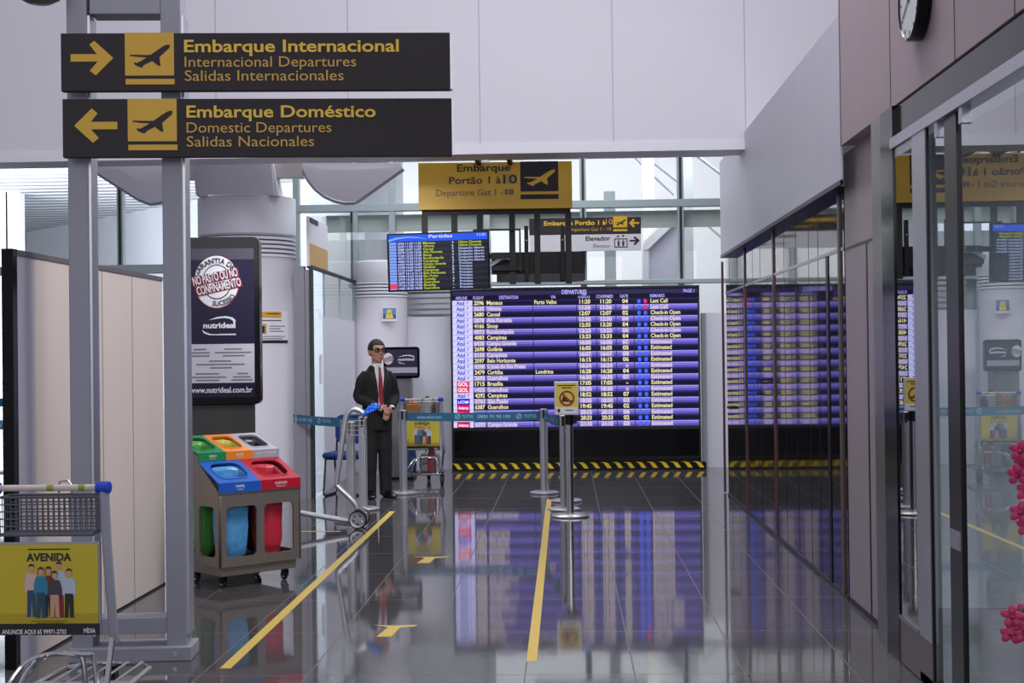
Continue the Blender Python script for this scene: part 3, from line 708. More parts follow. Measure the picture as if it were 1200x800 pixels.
for i in range(22):
    ya, yb = y0r+dy*i, y0r+dy*(i+1); lt = i % 2 == 1
    mb = MB(); bands = ((0, .22, 2), (.22, .62, 1), (.62, 1.0, 0)) if lt else ((0, .3, 1), (.3, 1.0, 0))
    for j in range(8):
        xa, xb = F.x(COLX[j]), F.x(COLX[j+1])-.010
        for t0, t1, k in bands:
            mb.mi = k; mb.box(xa, xb, -.003, -.001, F.z(ya+dy*t1-.05), F.z(ya+dy*t0+.25*(t0 == 0)))
    row = mb.build('flight_row', [S_lo, S_mid, S_hi] if lt else [S_dark, S_dark2], bd)
    tcol = S_white if lt else S_cream
    base = yb-1.4; cap = 4.5
    if FL[i]:
        it = [(FL[i], 557.8, base, cap, 11.6, 'L', .03), (DE[i], 572.8, base, cap, DW[i], 'L', .02)]
        if i == 0: it.append(('Porto Velho', 628.8, base, cap, 26, 'L', .02))
        if i == 12: it.append(('Londrina', 629.5, base, cap, 20.5, 'L', .02))
    else: it = []
    it += [(SC[i], 681.5, base, cap, 12.8, 'L', .03), (CF[i], 706, base, cap, 13, 'L', .03), (GA[i], 735 if GA[i] == '-' else 731.5, base, cap, 2.5 if GA[i] == '-' else 6.8, 'L', .03),
           (RE[i], 764.5, base, cap, {'L': 20, 'C': 34.5, 'E': 24}[RE[i][0]], 'L', .02)]
    if lt:
        mbh = MB()
        for s_, x_, b_, c_, w_, *_r in it: mbh.box(F.x(x_-.8), F.x(x_+w_+.8), -.0040, -.0032, F.z(ya+6.2), F.z(ya+1.0))
        mbh.build('lettering_backing', S_haze, row)
    F.text('row_lettering', tcol, it, lift=.0055, parent=row)
    tl = F.rect('airline_tile', S_tile, 532.4, ya+.15, 556, yb-.15, lift=.003, parent=bd)
    if AI[i] == 'Azul': F.text('airline_lettering', S_azul, [('Azul', 537, base, 4.4, 9.6, 'L', .03), ('?', 549, base-.9, 3, 2.4, 'L', 0)], lift=.005, parent=tl)
    else:
        m_, tx = {'GOL': (S_gol, 'GOL'), 'TAM': (S_tam, 'LATAM'), 'Avianca': (S_av, 'Avianca')}[AI[i]]
        F.rect('airline_logo', m_, 536.6, ya+.1, 551.6, yb, lift=.0045, parent=tl); F.text('airline_lettering', S_tw, [(tx, 538, base, 4.4 if tx == 'GOL' else 3.2, 12, 'L', .03)], lift=.0055, parent=tl)
    for k, px in enumerate((751, 758.5)):
        mb = MB(); mb.ball((F.x(px), -.004, F.z((ya+yb)/2+.2)), .026, .012, .029, u=14, v=8)
        mb.build('status_lamp', S_pink if (k == 1 and i < 2) else S_blue, bd, smooth=True)
# hazard striped kerb in front
hz = thing('hazard_kerb', 'black kerb with yellow hazard stripes at the foot of the board', 'kerb', (bl.x+.02, YD-.06, 0))
mb = MB(); wz = (826-532)/S; mb.prism([(0, .0), (wz, .0), (wz, .10), (0, .10)], -.10, .035); mb.build('kerb_body', M_black, hz)
mb = MB(); n = 22
for i in range(n):
    x = wz*i/n+.02
    vs = [(x+.05, -.102, .03), (x+.11, -.102, .03), (x+.06, -.102, .0985), (x, -.102, .0985)]
    mb.add(vs, [[0, 1, 2, 3]])
    mb.add([(x, -.102, .1015), (x+.06, -.102, .1015), (x+.02, .03, .1015), (x-.04, .03, .1015)], [[0, 1, 2, 3]])
mb.build('yellow_stripes', M_hazyellow, hz)

# ================================================================== SIGNS IN THE BACK
# yellow gate sign on its black steel frame
YS = 14.25
a, yaw, w = facing((490, 191), (670, 188.6), YS); s = 180/w
fr = thing('hanging_frame', 'black steel hanging frame below the yellow gate sign', 'frame', (a.x, a.y+.06, a.z), (0, 0, yaw))
F = Face(fr, 490, 191, s)
mb = MB(); mb.box(F.x(493), F.x(668), 0, .05, F.z(251.5), F.z(245)); mb.build('top_rail', M_matte_black, fr)
for px, pb in ((496, 300), (531, 300), (561, 300), (599, 334), (628.5, 334), (665, 334)):
    mb = MB(); mb.box(F.x(px-3.6), F.x(px+3.6), .005, .045, F.z(pb), F.z(251)); mb.build('upright', M_matte_black, fr)
for px in (561, 597.5):
    mb = MB(); mb.box(F.x(px-2.6), F.x(px+2.6), .02, .05, F.z(170), F.z(200)); mb.build('hanging_rod', M_matte_black, fr)
mb = MB(); mb.box(F.x(553), F.x(609), -.03, .0, F.z(271), F.z(269)); mb.box(F.x(607), F.x(609), -.03, 0, F.z(320), F.z(271)); mb.build('cable_bracket', M_matte_black, fr)
mb = MB(); mb.box(F.x(574), F.x(683), .06, .26, F.z(321), F.z(296)); mb.box(F.x(574), F.x(612), -.02, .06, F.z(318), F.z(312)); mb.build('equipment_box', M_black, fr)
mb = MB(); mb.box(F.x(580), F.x(683), .1, .2, F.z(331), F.z(321)); mb.build('box_base', M_gloss_black, fr)
for px in (615.5, 658):
    mb = MB(); mb.box(F.x(px-2.4), F.x(px+2.4), -.04, -.002, F.z(330), F.z(266)); br = mb.build('mount_arm', M_black, fr)
    mb = MB(); mb.cyl((F.x(px), -.043, F.z(283)), (F.x(px), -.03, F.z(283)), .006, 8); mb.build('screw', M_white2, br)
mb = MB()
for k in range(4):
    p = [(573, 309+k*1.2), (580, 306+k), (588, 300+k*1.5), (596, 299+2*k)]
    mb.tube(bezier([(F.x(u), -.03-.005*k, F.z(v)) for u, v in p], 5), .009, 6)
mb.build('cables', M_white2, fr, smooth=True)
sg = thing('gate_sign', 'yellow sign reading Embarque Portão 1 à 10 above the board', 'sign', a, (0, 0, yaw))
F = Face(sg, 490, 191, s)
mb = MB(); mb.box(0, w, 0, .05, F.z(246), 0); mb.build('panel', M_sign_yellow, sg, bevel=.003)
pg = F.rect('pictogram', M_sign_dark, 609.5, 190.8, 654, 226); F.poly('plane', M_sign_yellow, [plane_poly(609.5, 190.8, 654, 226)], parent=pg)
F.rect('pictogram_bar', M_sign_dark, 609.5, 229.5, 654, 235)
mb_grey = M_sign_yellow
F.rect('number_patch', mat('taupe sticker', (176, 146, 66), .5), 588, 205, 606, 217); F.rect('number_patch', mat('taupe sticker', (176, 146, 66), .5), 590, 222.5, 602, 229.5)
F.text('bold_lettering', M_ink, [('Embarque', 535.5, 201.5, 8, 62.5, 'L', .018), ('Portão 1 à', 526, 216, 8, 61, 'L', .018), ('10', 589.5, 216, 9.5, 16, 'L', .02), ('10', 592, 229, 5.5, 9, 'L', .02)])
F.text('lettering', mat('brown black ink', (70, 56, 30), .5), [('Departure Gat 1 -', 511, 230, 7.2, 78)])
# elevator sign further back
YE = 20.3
a, yaw, w = facing((620, 256), (751, 254), YE); s = 131/w
el = thing('direction_sign', 'two-tone sign with elevator pictogram hanging behind the black frame', 'sign', a, (0, 0, yaw))
F = Face(el, 620, 256, s)
mb = MB(); mb.box(0, w, 0, .06, F.z(275.5), 0); mb.build('upper_panel', M_sign_dark, el)
mb = MB(); mb.box(0, w, 0, .06, F.z(295), F.z(275.8)); mb.build('lower_panel', mat('pale grey sign face', (208, 207, 214), .45), el)
pg = F.rect('pictogram', M_sign_yellow, 718.5, 255, 735, 268); F.poly('plane', M_sign_dark, [plane_poly(718.5, 255, 735, 268)], parent=pg); F.rect('pictogram_bar', M_sign_yellow, 718.5, 270, 735, 272.5)
F.poly('arrow', M_sign_yellow, [[(737, 263), (742, 258), (744, 259.5), (741.5, 262), (749, 262), (749, 264.2), (741.5, 264.2), (744, 267), (742, 268.5)]])
F.text('bold_lettering', M_sign_bright, [('Embarque Portão 1 à', 637.5, 264.5, 5, 72, 'L', .02)]); F.text('lettering', M_sign_yellow2, [('10', 710, 264, 6, 8), ('Departure Gat 1 - 10', 667, 271.5, 3.8, 49)])
F.poly('elevator_arrow', M_ink, [[(749.5, 283.5), (743.5, 278.5), (741.8, 280), (744.8, 282.8), (737.5, 282.8), (737.5, 284.8), (744.8, 284.8), (741.8, 287.8), (743.5, 289.2)]])
F.poly('elevator_pictogram', M_ink, [[(719.5, 281), (735, 281), (735, 282), (719.5, 282)], [(719.5, 290.5), (735, 290.5), (735, 291.5), (719.5, 291.5)], [(719.5, 282), (720.5, 282), (720.5, 290.5), (719.5, 290.5)], [(734, 282), (735, 282), (735, 290.5), (734, 290.5)],
    [(723, 284.5), (726, 284.5), (725.7, 287), (725.4, 290), (723.6, 290), (723.3, 287)], [(728.5, 284.5), (731.5, 284.5), (731.2, 287), (730.9, 290), (729.1, 290), (728.8, 287)], circle(724.5, 283.4, .8, 10), circle(730, 283.4, .8, 10), [(722, 279.5), (726, 279.5), (724, 277)], [(728, 277), (732, 277), (730, 279.5)]])
F.text('elevator_bold_lettering', M_ink, [('Elevador', 686, 283, 5, 29, 'L', .02)]); F.text('elevator_lettering', M_greyink, [('Elevator', 695, 291.3, 4.2, 19.5)])
for px in (650, 720):
    mb = MB(); mb.box(F.x(px-1), F.x(px+1), .06, .36, F.z(262), F.z(259)); mb.build('wall_bracket', M_alu, el)

# flight monitor
YT = 14.1
c = W(456, 341, YT); s = FPX/YT
tv = thing('flight_monitor', 'wall-type flat monitor listing Partidas hanging left of the frame', 'monitor', c, (0, -math.radians(1.0), 0))
F = Face(tv, 456, 341, s)
F.oy = 341; ox = 456
mb = MB(); mb.box(F.x(455), F.x(575.5), 0, .07, F.z(342), F.z(273.5)); mb.build('housing', M_gloss_black, tv, bevel=.006)
mb = MB(); mb.box(F.x(505), F.x(530), .07, .16, F.z(320), F.z(290)); mb.box(F.x(530), F.x(600), .10, .14, F.z(306), F.z(300)); mb.build('mount', M_black, tv)
S_tvbg = screen('monitor background', (10, 12, 30)); S_tvrow = screen('monitor row', (26, 28, 48)); S_tvhead = screen('monitor header blue', (24, 84, 236)); S_tvhead2 = screen('monitor header pale blue', (120, 176, 250)); S_tvcol = screen('monitor column blue', (130, 160, 244)); S_tvy = screen('monitor yellow lettering', (206, 222, 40)); S_tvw = screen('monitor white lettering', (190, 204, 255), 1.1); S_tvnavy = screen('monitor navy', (24, 34, 110))
sc_ = F.rect('screen', S_tvbg, 457, 275.5, 573.5, 339.5)
F.rect('header', S_tvhead, 457, 275.5, 573.5, 283.5, lift=.004, parent=sc_)
F.poly('header_wave', S_tvhead2, [[(457, 281), (465, 278.6), (480, 277.6), (492, 278.4), (503, 281.5), (492, 279.6), (480, 279), (468, 280.4), (457, 283.4)]], lift=.006, parent=sc_)
rws = MB(); left = MB(); nav = MB()
dyT = 3.52
for i in range(16):
    yy = 284.2+dyT*i
    if i % 2 == 0: rws.box(F.x(497), F.x(573.5), -.0050, -.004, F.z(yy+dyT), F.z(yy))
    left.box(F.x(457.6), F.x(466), -.0052, -.004, F.z(yy+dyT-.5), F.z(yy)); nav.box(F.x(466.5), F.x(496), -.0052, -.004, F.z(yy+dyT-.9), F.z(yy+.3))
rws.build('row_band', S_tvrow, sc_); left.build('airline_column', S_tvcol, sc_); nav.build('time_band', S_tvnavy, sc_)
F.rect('airline_patch', S_gol, 457.6, 333, 466, 338.8, lift=.0065, parent=sc_)
wt, yt = [], []
for i in range(16):
    yb = 284.2+dyT*i+2.9; fl = FL[i] or '4298'
    wt += [(fl, 467.5, yb, 2.5, 8, 'L', .02), (SC[i], 477, yb, 2.5, 8.6, 'L', .02), (CF[i], 487, yb, 2.5, 8.6, 'L', .02), (GA[i][-1], 531.5, yb, 2.5, 2.0, 'L', .02)]
    yt.append((DE[i].replace('S José do', ' '), 497.5, yb, 2.6, DW[i]*.78 if i != 11 else 17, 'L', .01))
    if i < 2: yt.append(('Última Chamada', 539.5, yb, 2.6, 27, 'L', .01))
    elif i < 7: wt.append(('Despacho Aberto', 539.5, yb, 2.5, 30, 'L', .01))
    else: wt.append(('Previsto', 540, yb, 2.5, 15, 'L', .01))
F.text('white_lettering', S_tvw, wt, lift=.0075, parent=sc_); F.text('yellow_lettering', S_tvy, yt, lift=.0075, parent=sc_)
F.text('title_lettering', S_tvw, [('Partidas', 504.5, 279.9, 3.6, 28, 'L', .03), ('11:21', 561.5, 279.2, 2.8, 10, 'L', .02)], lift=.0075, parent=sc_)

# ================================================================== KIOSK, TOTEM, POSTERS
def logo_ring(F, cxp, cyp, r, parent, small=False):
    a = math.radians(12)
    ring = F.poly('stamp_disc', M_redprint, [circle(cxp, cyp, r*1.03, 40, r*1.2)], lift=.003, parent=parent)
    F.poly('stamp_ring', M_paper, [circle(cxp-.3, cyp-.3, r*.99, 40, r*1.16)], lift=.0045, parent=parent)
    F.poly('stamp_line', M_ink, [circle(cxp, cyp, r*.66, 40, r*.78)], lift=.006, parent=parent)
    F.poly('stamp_centre', M_paper, [circle(cxp, cyp, r*.62, 40, r*.73)], lift=.0075, parent=parent)
    def rot(u, v): return (cxp+u*r*math.cos(a)+v*r*math.sin(a), cyp-u*r*math.sin(a)+v*r*math.cos(a))
    F.poly('stamp_band', M_redprint, [[rot(-1.08, -.44), rot(1.06, -.44), rot(1.06, .0), rot(-1.08, .0)], [rot(-1.0, .02), rot(1.1, .02), rot(1.1, .46), rot(-1.0, .46)]], lift=.009, parent=parent)
    mb = MB()
    for s_, u, v, wd, cap in (('NO PASTO OU NO', -1.03, -.06, 2.03, .32), ('CONFINAMENTO', -.95, .4, 2.0, .32)):
        t = MB(); put_text(t, s_, 0, 0, cap*r/F.s*1.15, wd*r/F.s, 'L', .02)
        ox, oy = rot(u, v); M = Matrix.Translation((F.x(ox), F.y-.0115, F.z(oy))) @ Matrix.Rotation(-a, 4, 'Y')
        mb.add([M @ v_ for v_ in t.v], t.f)
    mb.build('stamp_lettering', M_paper, parent, normals=False)
    if not small:
        mb = MB(); c = (F.x(cxp), F.z(cyp))
        put_text(mb, 'GARANTIA DE', c[0], c[1], r*.22/F.s, None, 'C', .02, F.y-.0115, (r*.80/F.s*1.05, PI/2+.18, 1))
        put_text(mb, 'SUCESSO', c[0], c[1], r*.22/F.s, None, 'C', .02, F.y-.0115, (r*1.02/F.s*1.05, -PI/2+.35, -1))
        mb.build('stamp_arc_lettering', M_ink, parent, normals=False)
YTt = 11.7; s = FPX/YTt
c = W(198, 475, YTt)
tt = thing('advertising_totem', 'tall black advertising totem behind the recycling station', 'totem', (c.x, c.y, 0), (0, 0, math.radians(3)))
F = Face(tt, 198, 475+c.z*s, s)
mb = MB(); mb.prism([(F.x(x), F.z(z)) for x, z in [(p[0], p[1]) for p in rrect(196, 306, 276.5, 475, 7)]], .0, .14); mb.build('frame', M_gloss_black, tt, bevel=.006)
mb = MB(); mb.box(F.x(205), F.x(297), .03, .12, .06, F.z(474)); st = mb.build('stand', mat('dark olive grey stand', (58, 56, 54), .5), tt)
mb = MB(); mb.box(F.x(196), F.x(306), -.05, .22, 0, .06); mb.build('base', M_black, tt)
ps = F.rect('poster', M_navy, 203, 290, 300, 466)
F.rect('poster_top_band', mat('faded navy print', (64, 62, 78), .3), 203, 290, 300, 303, lift=.003, parent=ps)
logo_ring(F, 256, 329.5, 26.5, ps)
F.rect('address_panel', M_lilacprint, 203, 403, 299.5, 449, lift=.003, parent=ps)
mb = MB()
for y, segs in ((409, ((228, 243), (264, 285))), (413, ((222, 247), (253, 296))), (416.8, ((221, 247), (262, 288))), (423, ((246, 272),)), (427, ((231, 288),)), (431, ((247, 273),)), (438, ((230, 258), (279, 292))), (442, ((222, 266), (274, 295))), (445.6, ((230, 258), (272, 297)))):
    for x0, x1 in segs: mb.box(F.x(x0), F.x(x1), -.0058, -.0045, F.z(y+.7), F.z(y-.7))
mb.build('fine_print', M_greyink, ps)
F.text('brand_lettering', M_paper, [('nutrideal', 239.5, 384, 6.2, 38, 'L', .035)], lift=.005, parent=ps)
F.poly('brand_swoosh', M_paper, [[(246, 374.5), (256, 371), (266, 370), (274, 371.5), (278, 375), (277, 380), (275.5, 384), (274.8, 380), (275, 376), (271, 373.2), (264, 372.2), (256, 373)], [(238, 386), (240, 390), (246, 392.3), (257, 392.6), (257, 391.4), (248, 391), (242, 388.6)]], lift=.005, parent=ps)
F.rect('brand_tagline', M_paper, 257, 391, 278, 392.6, lift=.005, parent=ps)
F.text('web_lettering', M_paper, [('www.nutrideal.com.br', 223, 460.5, 6.4, 74, 'L', .02)], lift=.005, parent=ps)

YK = 18.3; s = FPX/YK; c = W(450, 443, YK)
kk = thing('information_kiosk', 'small black kiosk screen on a grey stand behind the man', 'kiosk', (c.x, c.y, 0))
F = Face(kk, 450, 443+c.z*s, s)
mb = MB(); mb.prism([(F.x(x), F.z(z)) for x, z in rrect(449.5, 492, 406.5, 443.5, 3.5)], 0, .08); mb.build('housing', M_gloss_black, kk, bevel=.004)
mb = MB(); mb.box(F.x(452), F.x(481), .02, .3, .03, F.z(443)); mb.build('stand', mat('grey kiosk stand', (128, 126, 128), .4, .3), kk)
mb = MB(); mb.box(F.x(449), F.x(484), -.02, .36, 0, .03); mb.build('base', M_black, kk)
ps = F.rect('screen', screen('kiosk screen navy', (40, 38, 58)), 452.5, 409.5, 489.5, 440.5)
F.rect('address_panel', screen('kiosk screen pale', (140, 138, 152)), 452.5, 430.5, 489.5, 437, lift=.004, parent=ps)
logo_ring(F, 455.5, 420.5, 5.8, ps, True)
F.text('brand_lettering', M_paper, [('nutrideal', 467, 422.5, 2.8, 19, 'L', .04)], lift=.005, parent=ps)
F.poly('brand_swoosh', M_paper, [[(467, 418.5), (474, 416), (481, 415.8), (486, 417.5), (486.5, 421.5), (485, 418.6), (479, 417), (473, 417.4)], [(466.5, 423.5), (469, 426), (476, 426.6), (470, 425)]], lift=.005, parent=ps)

# notice wrapped on the near column
nt_ = thing('column_notice', 'white notice with amber header stuck on the thick column', 'notice', (cx, YC, 0))
def wrap(name, m, x0, x1, y0, y1, lift, parent):
    f = FPX/(YC-RC*.8); mb = MB(); n = 10
    a0, a1 = [-math.acos(max(-1, min(1, ((px-291)/f)/RC))) for px in (x0, x1)]
    r = RC+lift; z0, z1 = W(330, y1, YC-RC*.5).z, W(330, y0, YC-RC*.5).z
    for r0, r1 in ((r, r),):
        pts = [(r*math.cos(a0+(a1-a0)*i/n), r*math.sin(a0+(a1-a0)*i/n)) for i in range(n+1)]
        inn = [((r-.0012)*math.cos(a0+(a1-a0)*i/n), (r-.0012)*math.sin(a0+(a1-a0)*i/n)) for i in range(n+1)]
        for i in range(n):
            mb.quad((*pts[i], z0), (*pts[i+1], z0), (*pts[i+1], z1), (*pts[i], z1)); mb.quad((*inn[i], z0), (*inn[i+1], z0), (*inn[i+1], z1), (*inn[i], z1))
        mb.quad((*pts[0], z1), (*pts[-1], z1), (*inn[-1], z1), (*inn[0], z1))
    return mb.build(name, m, parent, smooth=True)
sh_ = wrap('sheet', M_paper, 311, 344, 364, 402, .003, nt_)
wrap('header_band', mat('amber header', (206, 160, 62), .5), 311.3, 338, 365.2, 372.3, .005, nt_)
wrap('picture', mat('amber picture', (204, 158, 70), .5), 314.5, 323.5, 379.5, 391.5, .005, nt_)
wrap('picture_figure', M_ink, 317.5, 321.5, 382, 390, .007, nt_)
wrap('footer_band', M_ink, 311.3, 343.5, 398.5, 402, .005, nt_)
for i, (x0, x1, yy) in enumerate(((317, 338, 375), (326, 341, 381.5), (326, 337, 384.5), (326, 340, 387.5), (315, 341, 393.5), (317, 339, 396.3), (323, 336, 367.2))):
    wrap('fine_print', M_ink if i in (0, 6) else M_greyink, x0, x1, yy, yy+1.0, .0065, nt_)
# small picture on the far column
YP = Y2-R2-.01; s = FPX/YP; c = W(447, 377.5, YP)
ps = thing('wall_poster', 'small blue and yellow poster on the far white column', 'poster', c)
F = Face(ps, 447, 377.5, s)
mb = MB(); mb.box(F.x(448), F.x(465.5), -.012, .0, F.z(376.5), F.z(360)); mb.build('sheet', M_paper, ps)
mb = MB(); mb.box(F.x(449), F.x(464.5), -.0135, -.0125, F.z(373.5), F.z(361)); mb.build('picture', mat('poster sky blue', (92, 140, 190), .5), ps)
F.poly('yellow_figure', mat('poster yellow', (226, 206, 84), .5), [circle(456.6, 365, 3.4, 16, 2.8), [(453, 367), (460, 367), (461.5, 373), (452, 373)]], lift=.0155)
F.poly('hills', mat('poster deep blue', (44, 82, 150), .5), [[(449, 373.4), (449, 369), (452, 367), (454, 373.4)], [(459, 373.4), (461, 367.5), (464.4, 370), (464.4, 373.4)]], lift=.0148)
# hanger from the bulkhead to the sign frame
mb = MB()
for px in (561, 597.5):
    x = W(px, 170, YS).x; mb.box(x-.022, x+.022, YB+.352, YS+.11, 3.50, 3.56)
struct(mb.build('trim_8', M_matte_black), 'black brackets holding the sign frame behind the bulkhead', 'bracket')

# ================================================================== HOARDING ON THE LEFT
XPn = -2.86; YPn = WX(20, 400, XPn).y-.05
zt = WX(60, 306, XPn).z
hp = thing('hoarding', 'cream freestanding hoarding wall with black end post on the left', 'partition', (XPn, YPn, 0)); YL = 10.0-YPn
mb = MB(); mb.box(-.04, 0, .30, YL, .012, zt); mb.build('board', M_cream, hp)
mb = MB(); mb.box(-.04, -.002, .05, .30, .012, zt); mb.build('end_board', mat('lavender white board', (206, 203, 218), .5, var=.02), hp)
mb = MB(); mb.box(-.056, .004, -.01, .05, 0, zt+.03); mb.build('end_post', M_gloss_black, hp)
mb = MB(); mb.box(-.045, .006, .05, YL, zt, zt+.028); mb.build('top_rail', mat('grey top rail', (104, 100, 106), .5), hp)
mb = MB()
for px in (120, 155): 
    y = WX(px, 400, XPn).y-YPn; mb.box(-.001, .001, y-.006, y+.006, .012, zt)
mb.build('board_joint', mat('joint taupe', (150, 138, 132), .6), hp)
mb = MB(); mb.box(-.075, .004, .05, YL, 0, .014); mb.build('base_rail', M_framedark, hp)

# ================================================================== RECYCLING STATION
BO = Vector((-2.395, 9.715, 0)); BPH = math.radians(44.5); BW, BD = .665, .60
rb = thing('recycling_station', 'steel recycling station on castors with five coloured lids', 'recycling bin', BO, (0, 0, BPH))
ZL, ZF1, ZB1, ZF2, ZB2, YM = .664, .73, .868, .925, 1.035, .276
def plate(name, m, outer, holes, th, M, parent, bevel=0):
    me = holed(outer, holes, th); me.materials.append(m); me.transform(M); return link(name, me, parent, bevel)
I4 = Matrix.Identity(4); RZm = lambda a: Matrix.Rotation(a, 4, 'Z')
plate('front_panel', M_darksteel, [(0, .15), (BW, .15), (BW, ZL), (0, ZL)], [rrect(.055, .30, .215, .565, .035), rrect(.36, .605, .215, .565, .035)], .016, I4, rb)
side = [(0, .15), (BD, .15), (BD, ZB2-.01), (YM, ZF2-.02), (YM, ZB1-.01), (0, ZL)]
sw = [rrect(.06, .275, .215, .565, .035), rrect(.33, .545, .215, .60, .035)]
Mleft = Matrix(((0, 1, 0, 0), (1, 0, 0, 0), (0, 0, 1, 0), (0, 0, 0, 1)))
plate('side_panel', M_darksteel, side, sw, .014, Mleft, rb)
plate('side_panel', M_darksteel, side, sw, .014, Matrix.Translation((BW-.014, 0, 0)) @ Mleft, rb)
mb = MB(); mb.box(0, BW, BD-.014, BD, .15, ZB2-.01); mb.build('back_panel', M_darksteel, rb)
mb = MB(); mb.box(.016, BW-.016, .018, BD-.015, .15, .165); mb.build('floor_pan', M_darksteel, rb)
mb = MB(); mb.box(.0, BW, -.004, .0, ZL-.012, ZL-.002); mb.build('front_lip', M_steel, rb)
mb = MB(); mb.box(.02, BW-.03, .02, BD-.02, .085, .15); mb.build('plinth', M_darksteel, rb, bevel=.004)
def lid(name, m, x0, x1, y0, zs, zf, y1, zb, word, sub, wl):
    o = None
    L_ = math.hypot(y1-y0, zb-zf); al = math.atan2(zb-zf, y1-y0); w = x1-x0
    M = Matrix.Translation((x0, y0, zf)) @ Matrix.Rotation(-(PI/2-al), 4, 'X')
    o = plate('lid', m, [(0, 0), (w, 0), (w, L_), (0, L_)], [rrect(w*.14, w*.86, L_*.20, L_*.86, min(w, L_)*.2)], .012, M, rb)
    mb = MB(); mb.box(x0, x1, y0-.004, y0+.01, zs, zf+.004); fs = mb.build('lid_front', m, o)
    me = holed(rrect(w*.115, w*.885, L_*.17, L_*.89, min(w, L_)*.23), [rrect(w*.14, w*.86, L_*.20, L_*.86, min(w, L_)*.2)], .006); me.materials.append(m); me.transform(M @ Matrix.Translation((0, -.004, 0))); link('hole_rim', me, o)
    mb = MB(); put_text(mb, word, (x0+x1)/2, zs+(zf-zs)*.52, (zf-zs)*.24, wl, 'C', .03, y0-.006); put_text(mb, sub, (x0+x1)/2, zs+(zf-zs)*.24, (zf-zs)*.15, wl*.75, 'C', 0, y0-.006)
    mb.build('lid_lettering', M_paper, o, normals=False)
    return o
lid('lid', M_blue, 0, BW*.5, 0, ZL, ZF1, YM, ZB1, 'PAPEL', 'Paper', .07)
lid('lid', M_red, BW*.5, BW, 0, ZL, ZF1, YM, ZB1, 'PLÁSTICO', 'Plastic', .10)
lid('lid', M_green, 0, BW/3, YM, ZB1, ZF2, BD, ZB2, 'VIDRO', 'Glass', .06)
lid('lid', M_orange, BW/3, BW*2/3, YM, ZB1, ZF2, BD, ZB2, 'METAL', 'Metal', .06)
lid('lid', M_greylid, BW*2/3, BW, YM, ZB1, ZF2, BD, ZB2, 'NÃO RECICLÁVEL', 'Non recyclable', .17)
for x, y in ((.07, .07), (BW-.09, .07), (.07, BD-.17), (BW-.09, BD-.17)):
    mb = MB(); mb.cyl((x, y, .086), (x, y, .07), .022, 12); mb.box(x-.016, x-.011, y-.02, y+.03, .03, .072); mb.box(x+.011, x+.016, y-.02, y+.03, .03, .072); mb.box(x-.016, x+.016, y-.025, y+.03, .066, .072)
    ca = mb.build('castor', M_black, rb)
    mb = MB(); mb.cyl((x-.0095, y+.015, .034), (x+.0095, y+.015, .034), .033, 18); wh = mb.build('wheel', M_rubber, ca, smooth=True)
    mb = MB(); mb.cyl((x-.0115, y+.015, .034), (x+.0115, y+.015, .034), .019, 14); mb.build('hub', M_alu, wh, smooth=True)
def bin_bag(label, color, x0, x1, y0, y1, ztop, zslope, seed):
    m = mat('plastic film '+label.split()[0]+str(seed), color, .2, var=.22, scale=16, bump=1.0, bscale=17, coat=.4)
    mb = MB(); rings = []; n = 28; cx_, cy_ = (x0+x1)/2, (y0+y1)/2; hw, hd = (x1-x0)/2, (y1-y0)/2
    levels = [(0, 1.0), (.05, .98), (.2, .93), (.4, .90), (.6, .86), (.78, .84), (.92, .72), (1.0, .35)]
    H = ztop-.172
    for t, k in levels:
        rg = []
        for i in range(n):
            a = 2*PI*i/n; c_, s_ = math.cos(a), math.sin(a)
            u = math.copysign(abs(c_)**.6, c_)*hw*k; v = math.copysign(abs(s_)**.6, s_)*hd*k
            wob = noise.noise(Vector((c_*2.2+seed, s_*2.2, t*3)))*.022*min(1, t*6+.15)+noise.noise(Vector((c_*6+seed, s_*6, t*7)))*.009
            u *= 1+wob/hw; v *= 1+wob/hd
            zs_ = ztop+(v/hd)*zslope*(1-min(1, t*2.0))
            rg.append(Vector((cx_+u, cy_+v, zs_-t*H)))
        rings.append(rg)
    vs = [v for r_ in rings for v in r_]; fs = []
    for j in range(len(levels)-1):
        for i in range(n): fs.append([j*n+i, j*n+(i+1) % n, (j+1)*n+(i+1) % n, (j+1)*n+i])
    fs.append([(len(levels)-1)*n+i for i in range(n)])
    mb.add(vs, fs)
    o = mb.build('bin_bag', m, None, smooth=True); sd = o.modifiers.new('thickness', 'SOLIDIFY'); sd.thickness = .002; sd.offset = 0
    o.location = BO; o.rotation_euler = (0, 0, BPH)
    return tag(o, label, 'bag', 'liner bags in the recycling station')
dz = (ZB1-ZF1)/2*.66; dz2 = (ZB2-ZF2)/2*.66
bin_bag('blue plastic bag hanging inside the blue lidded compartment', (84, 160, 218), .045, .30, .05, .235, (ZF1+ZB1)/2-.016, dz, 1)
bin_bag('red plastic bag hanging inside the red lidded compartment', (202, 44, 66), .365, .585, .05, .235, (ZF1+ZB1)/2-.016, dz, 2)
bin_bag('green plastic bag hanging inside the green lidded compartment', (96, 176, 80), .032, .198, .325, .555, (ZF2+ZB2)/2-.016, dz2, 3)
bin_bag('yellow plastic bag hanging inside the orange lidded compartment', (206, 186, 70), .25, .415, .325, .555, (ZF2+ZB2)/2-.016, dz2, 4)
bin_bag('black plastic bag hanging inside the grey lidded compartment', (44, 44, 48), .47, .632, .325, .555, (ZF2+ZB2)/2-.016, dz2, 5)

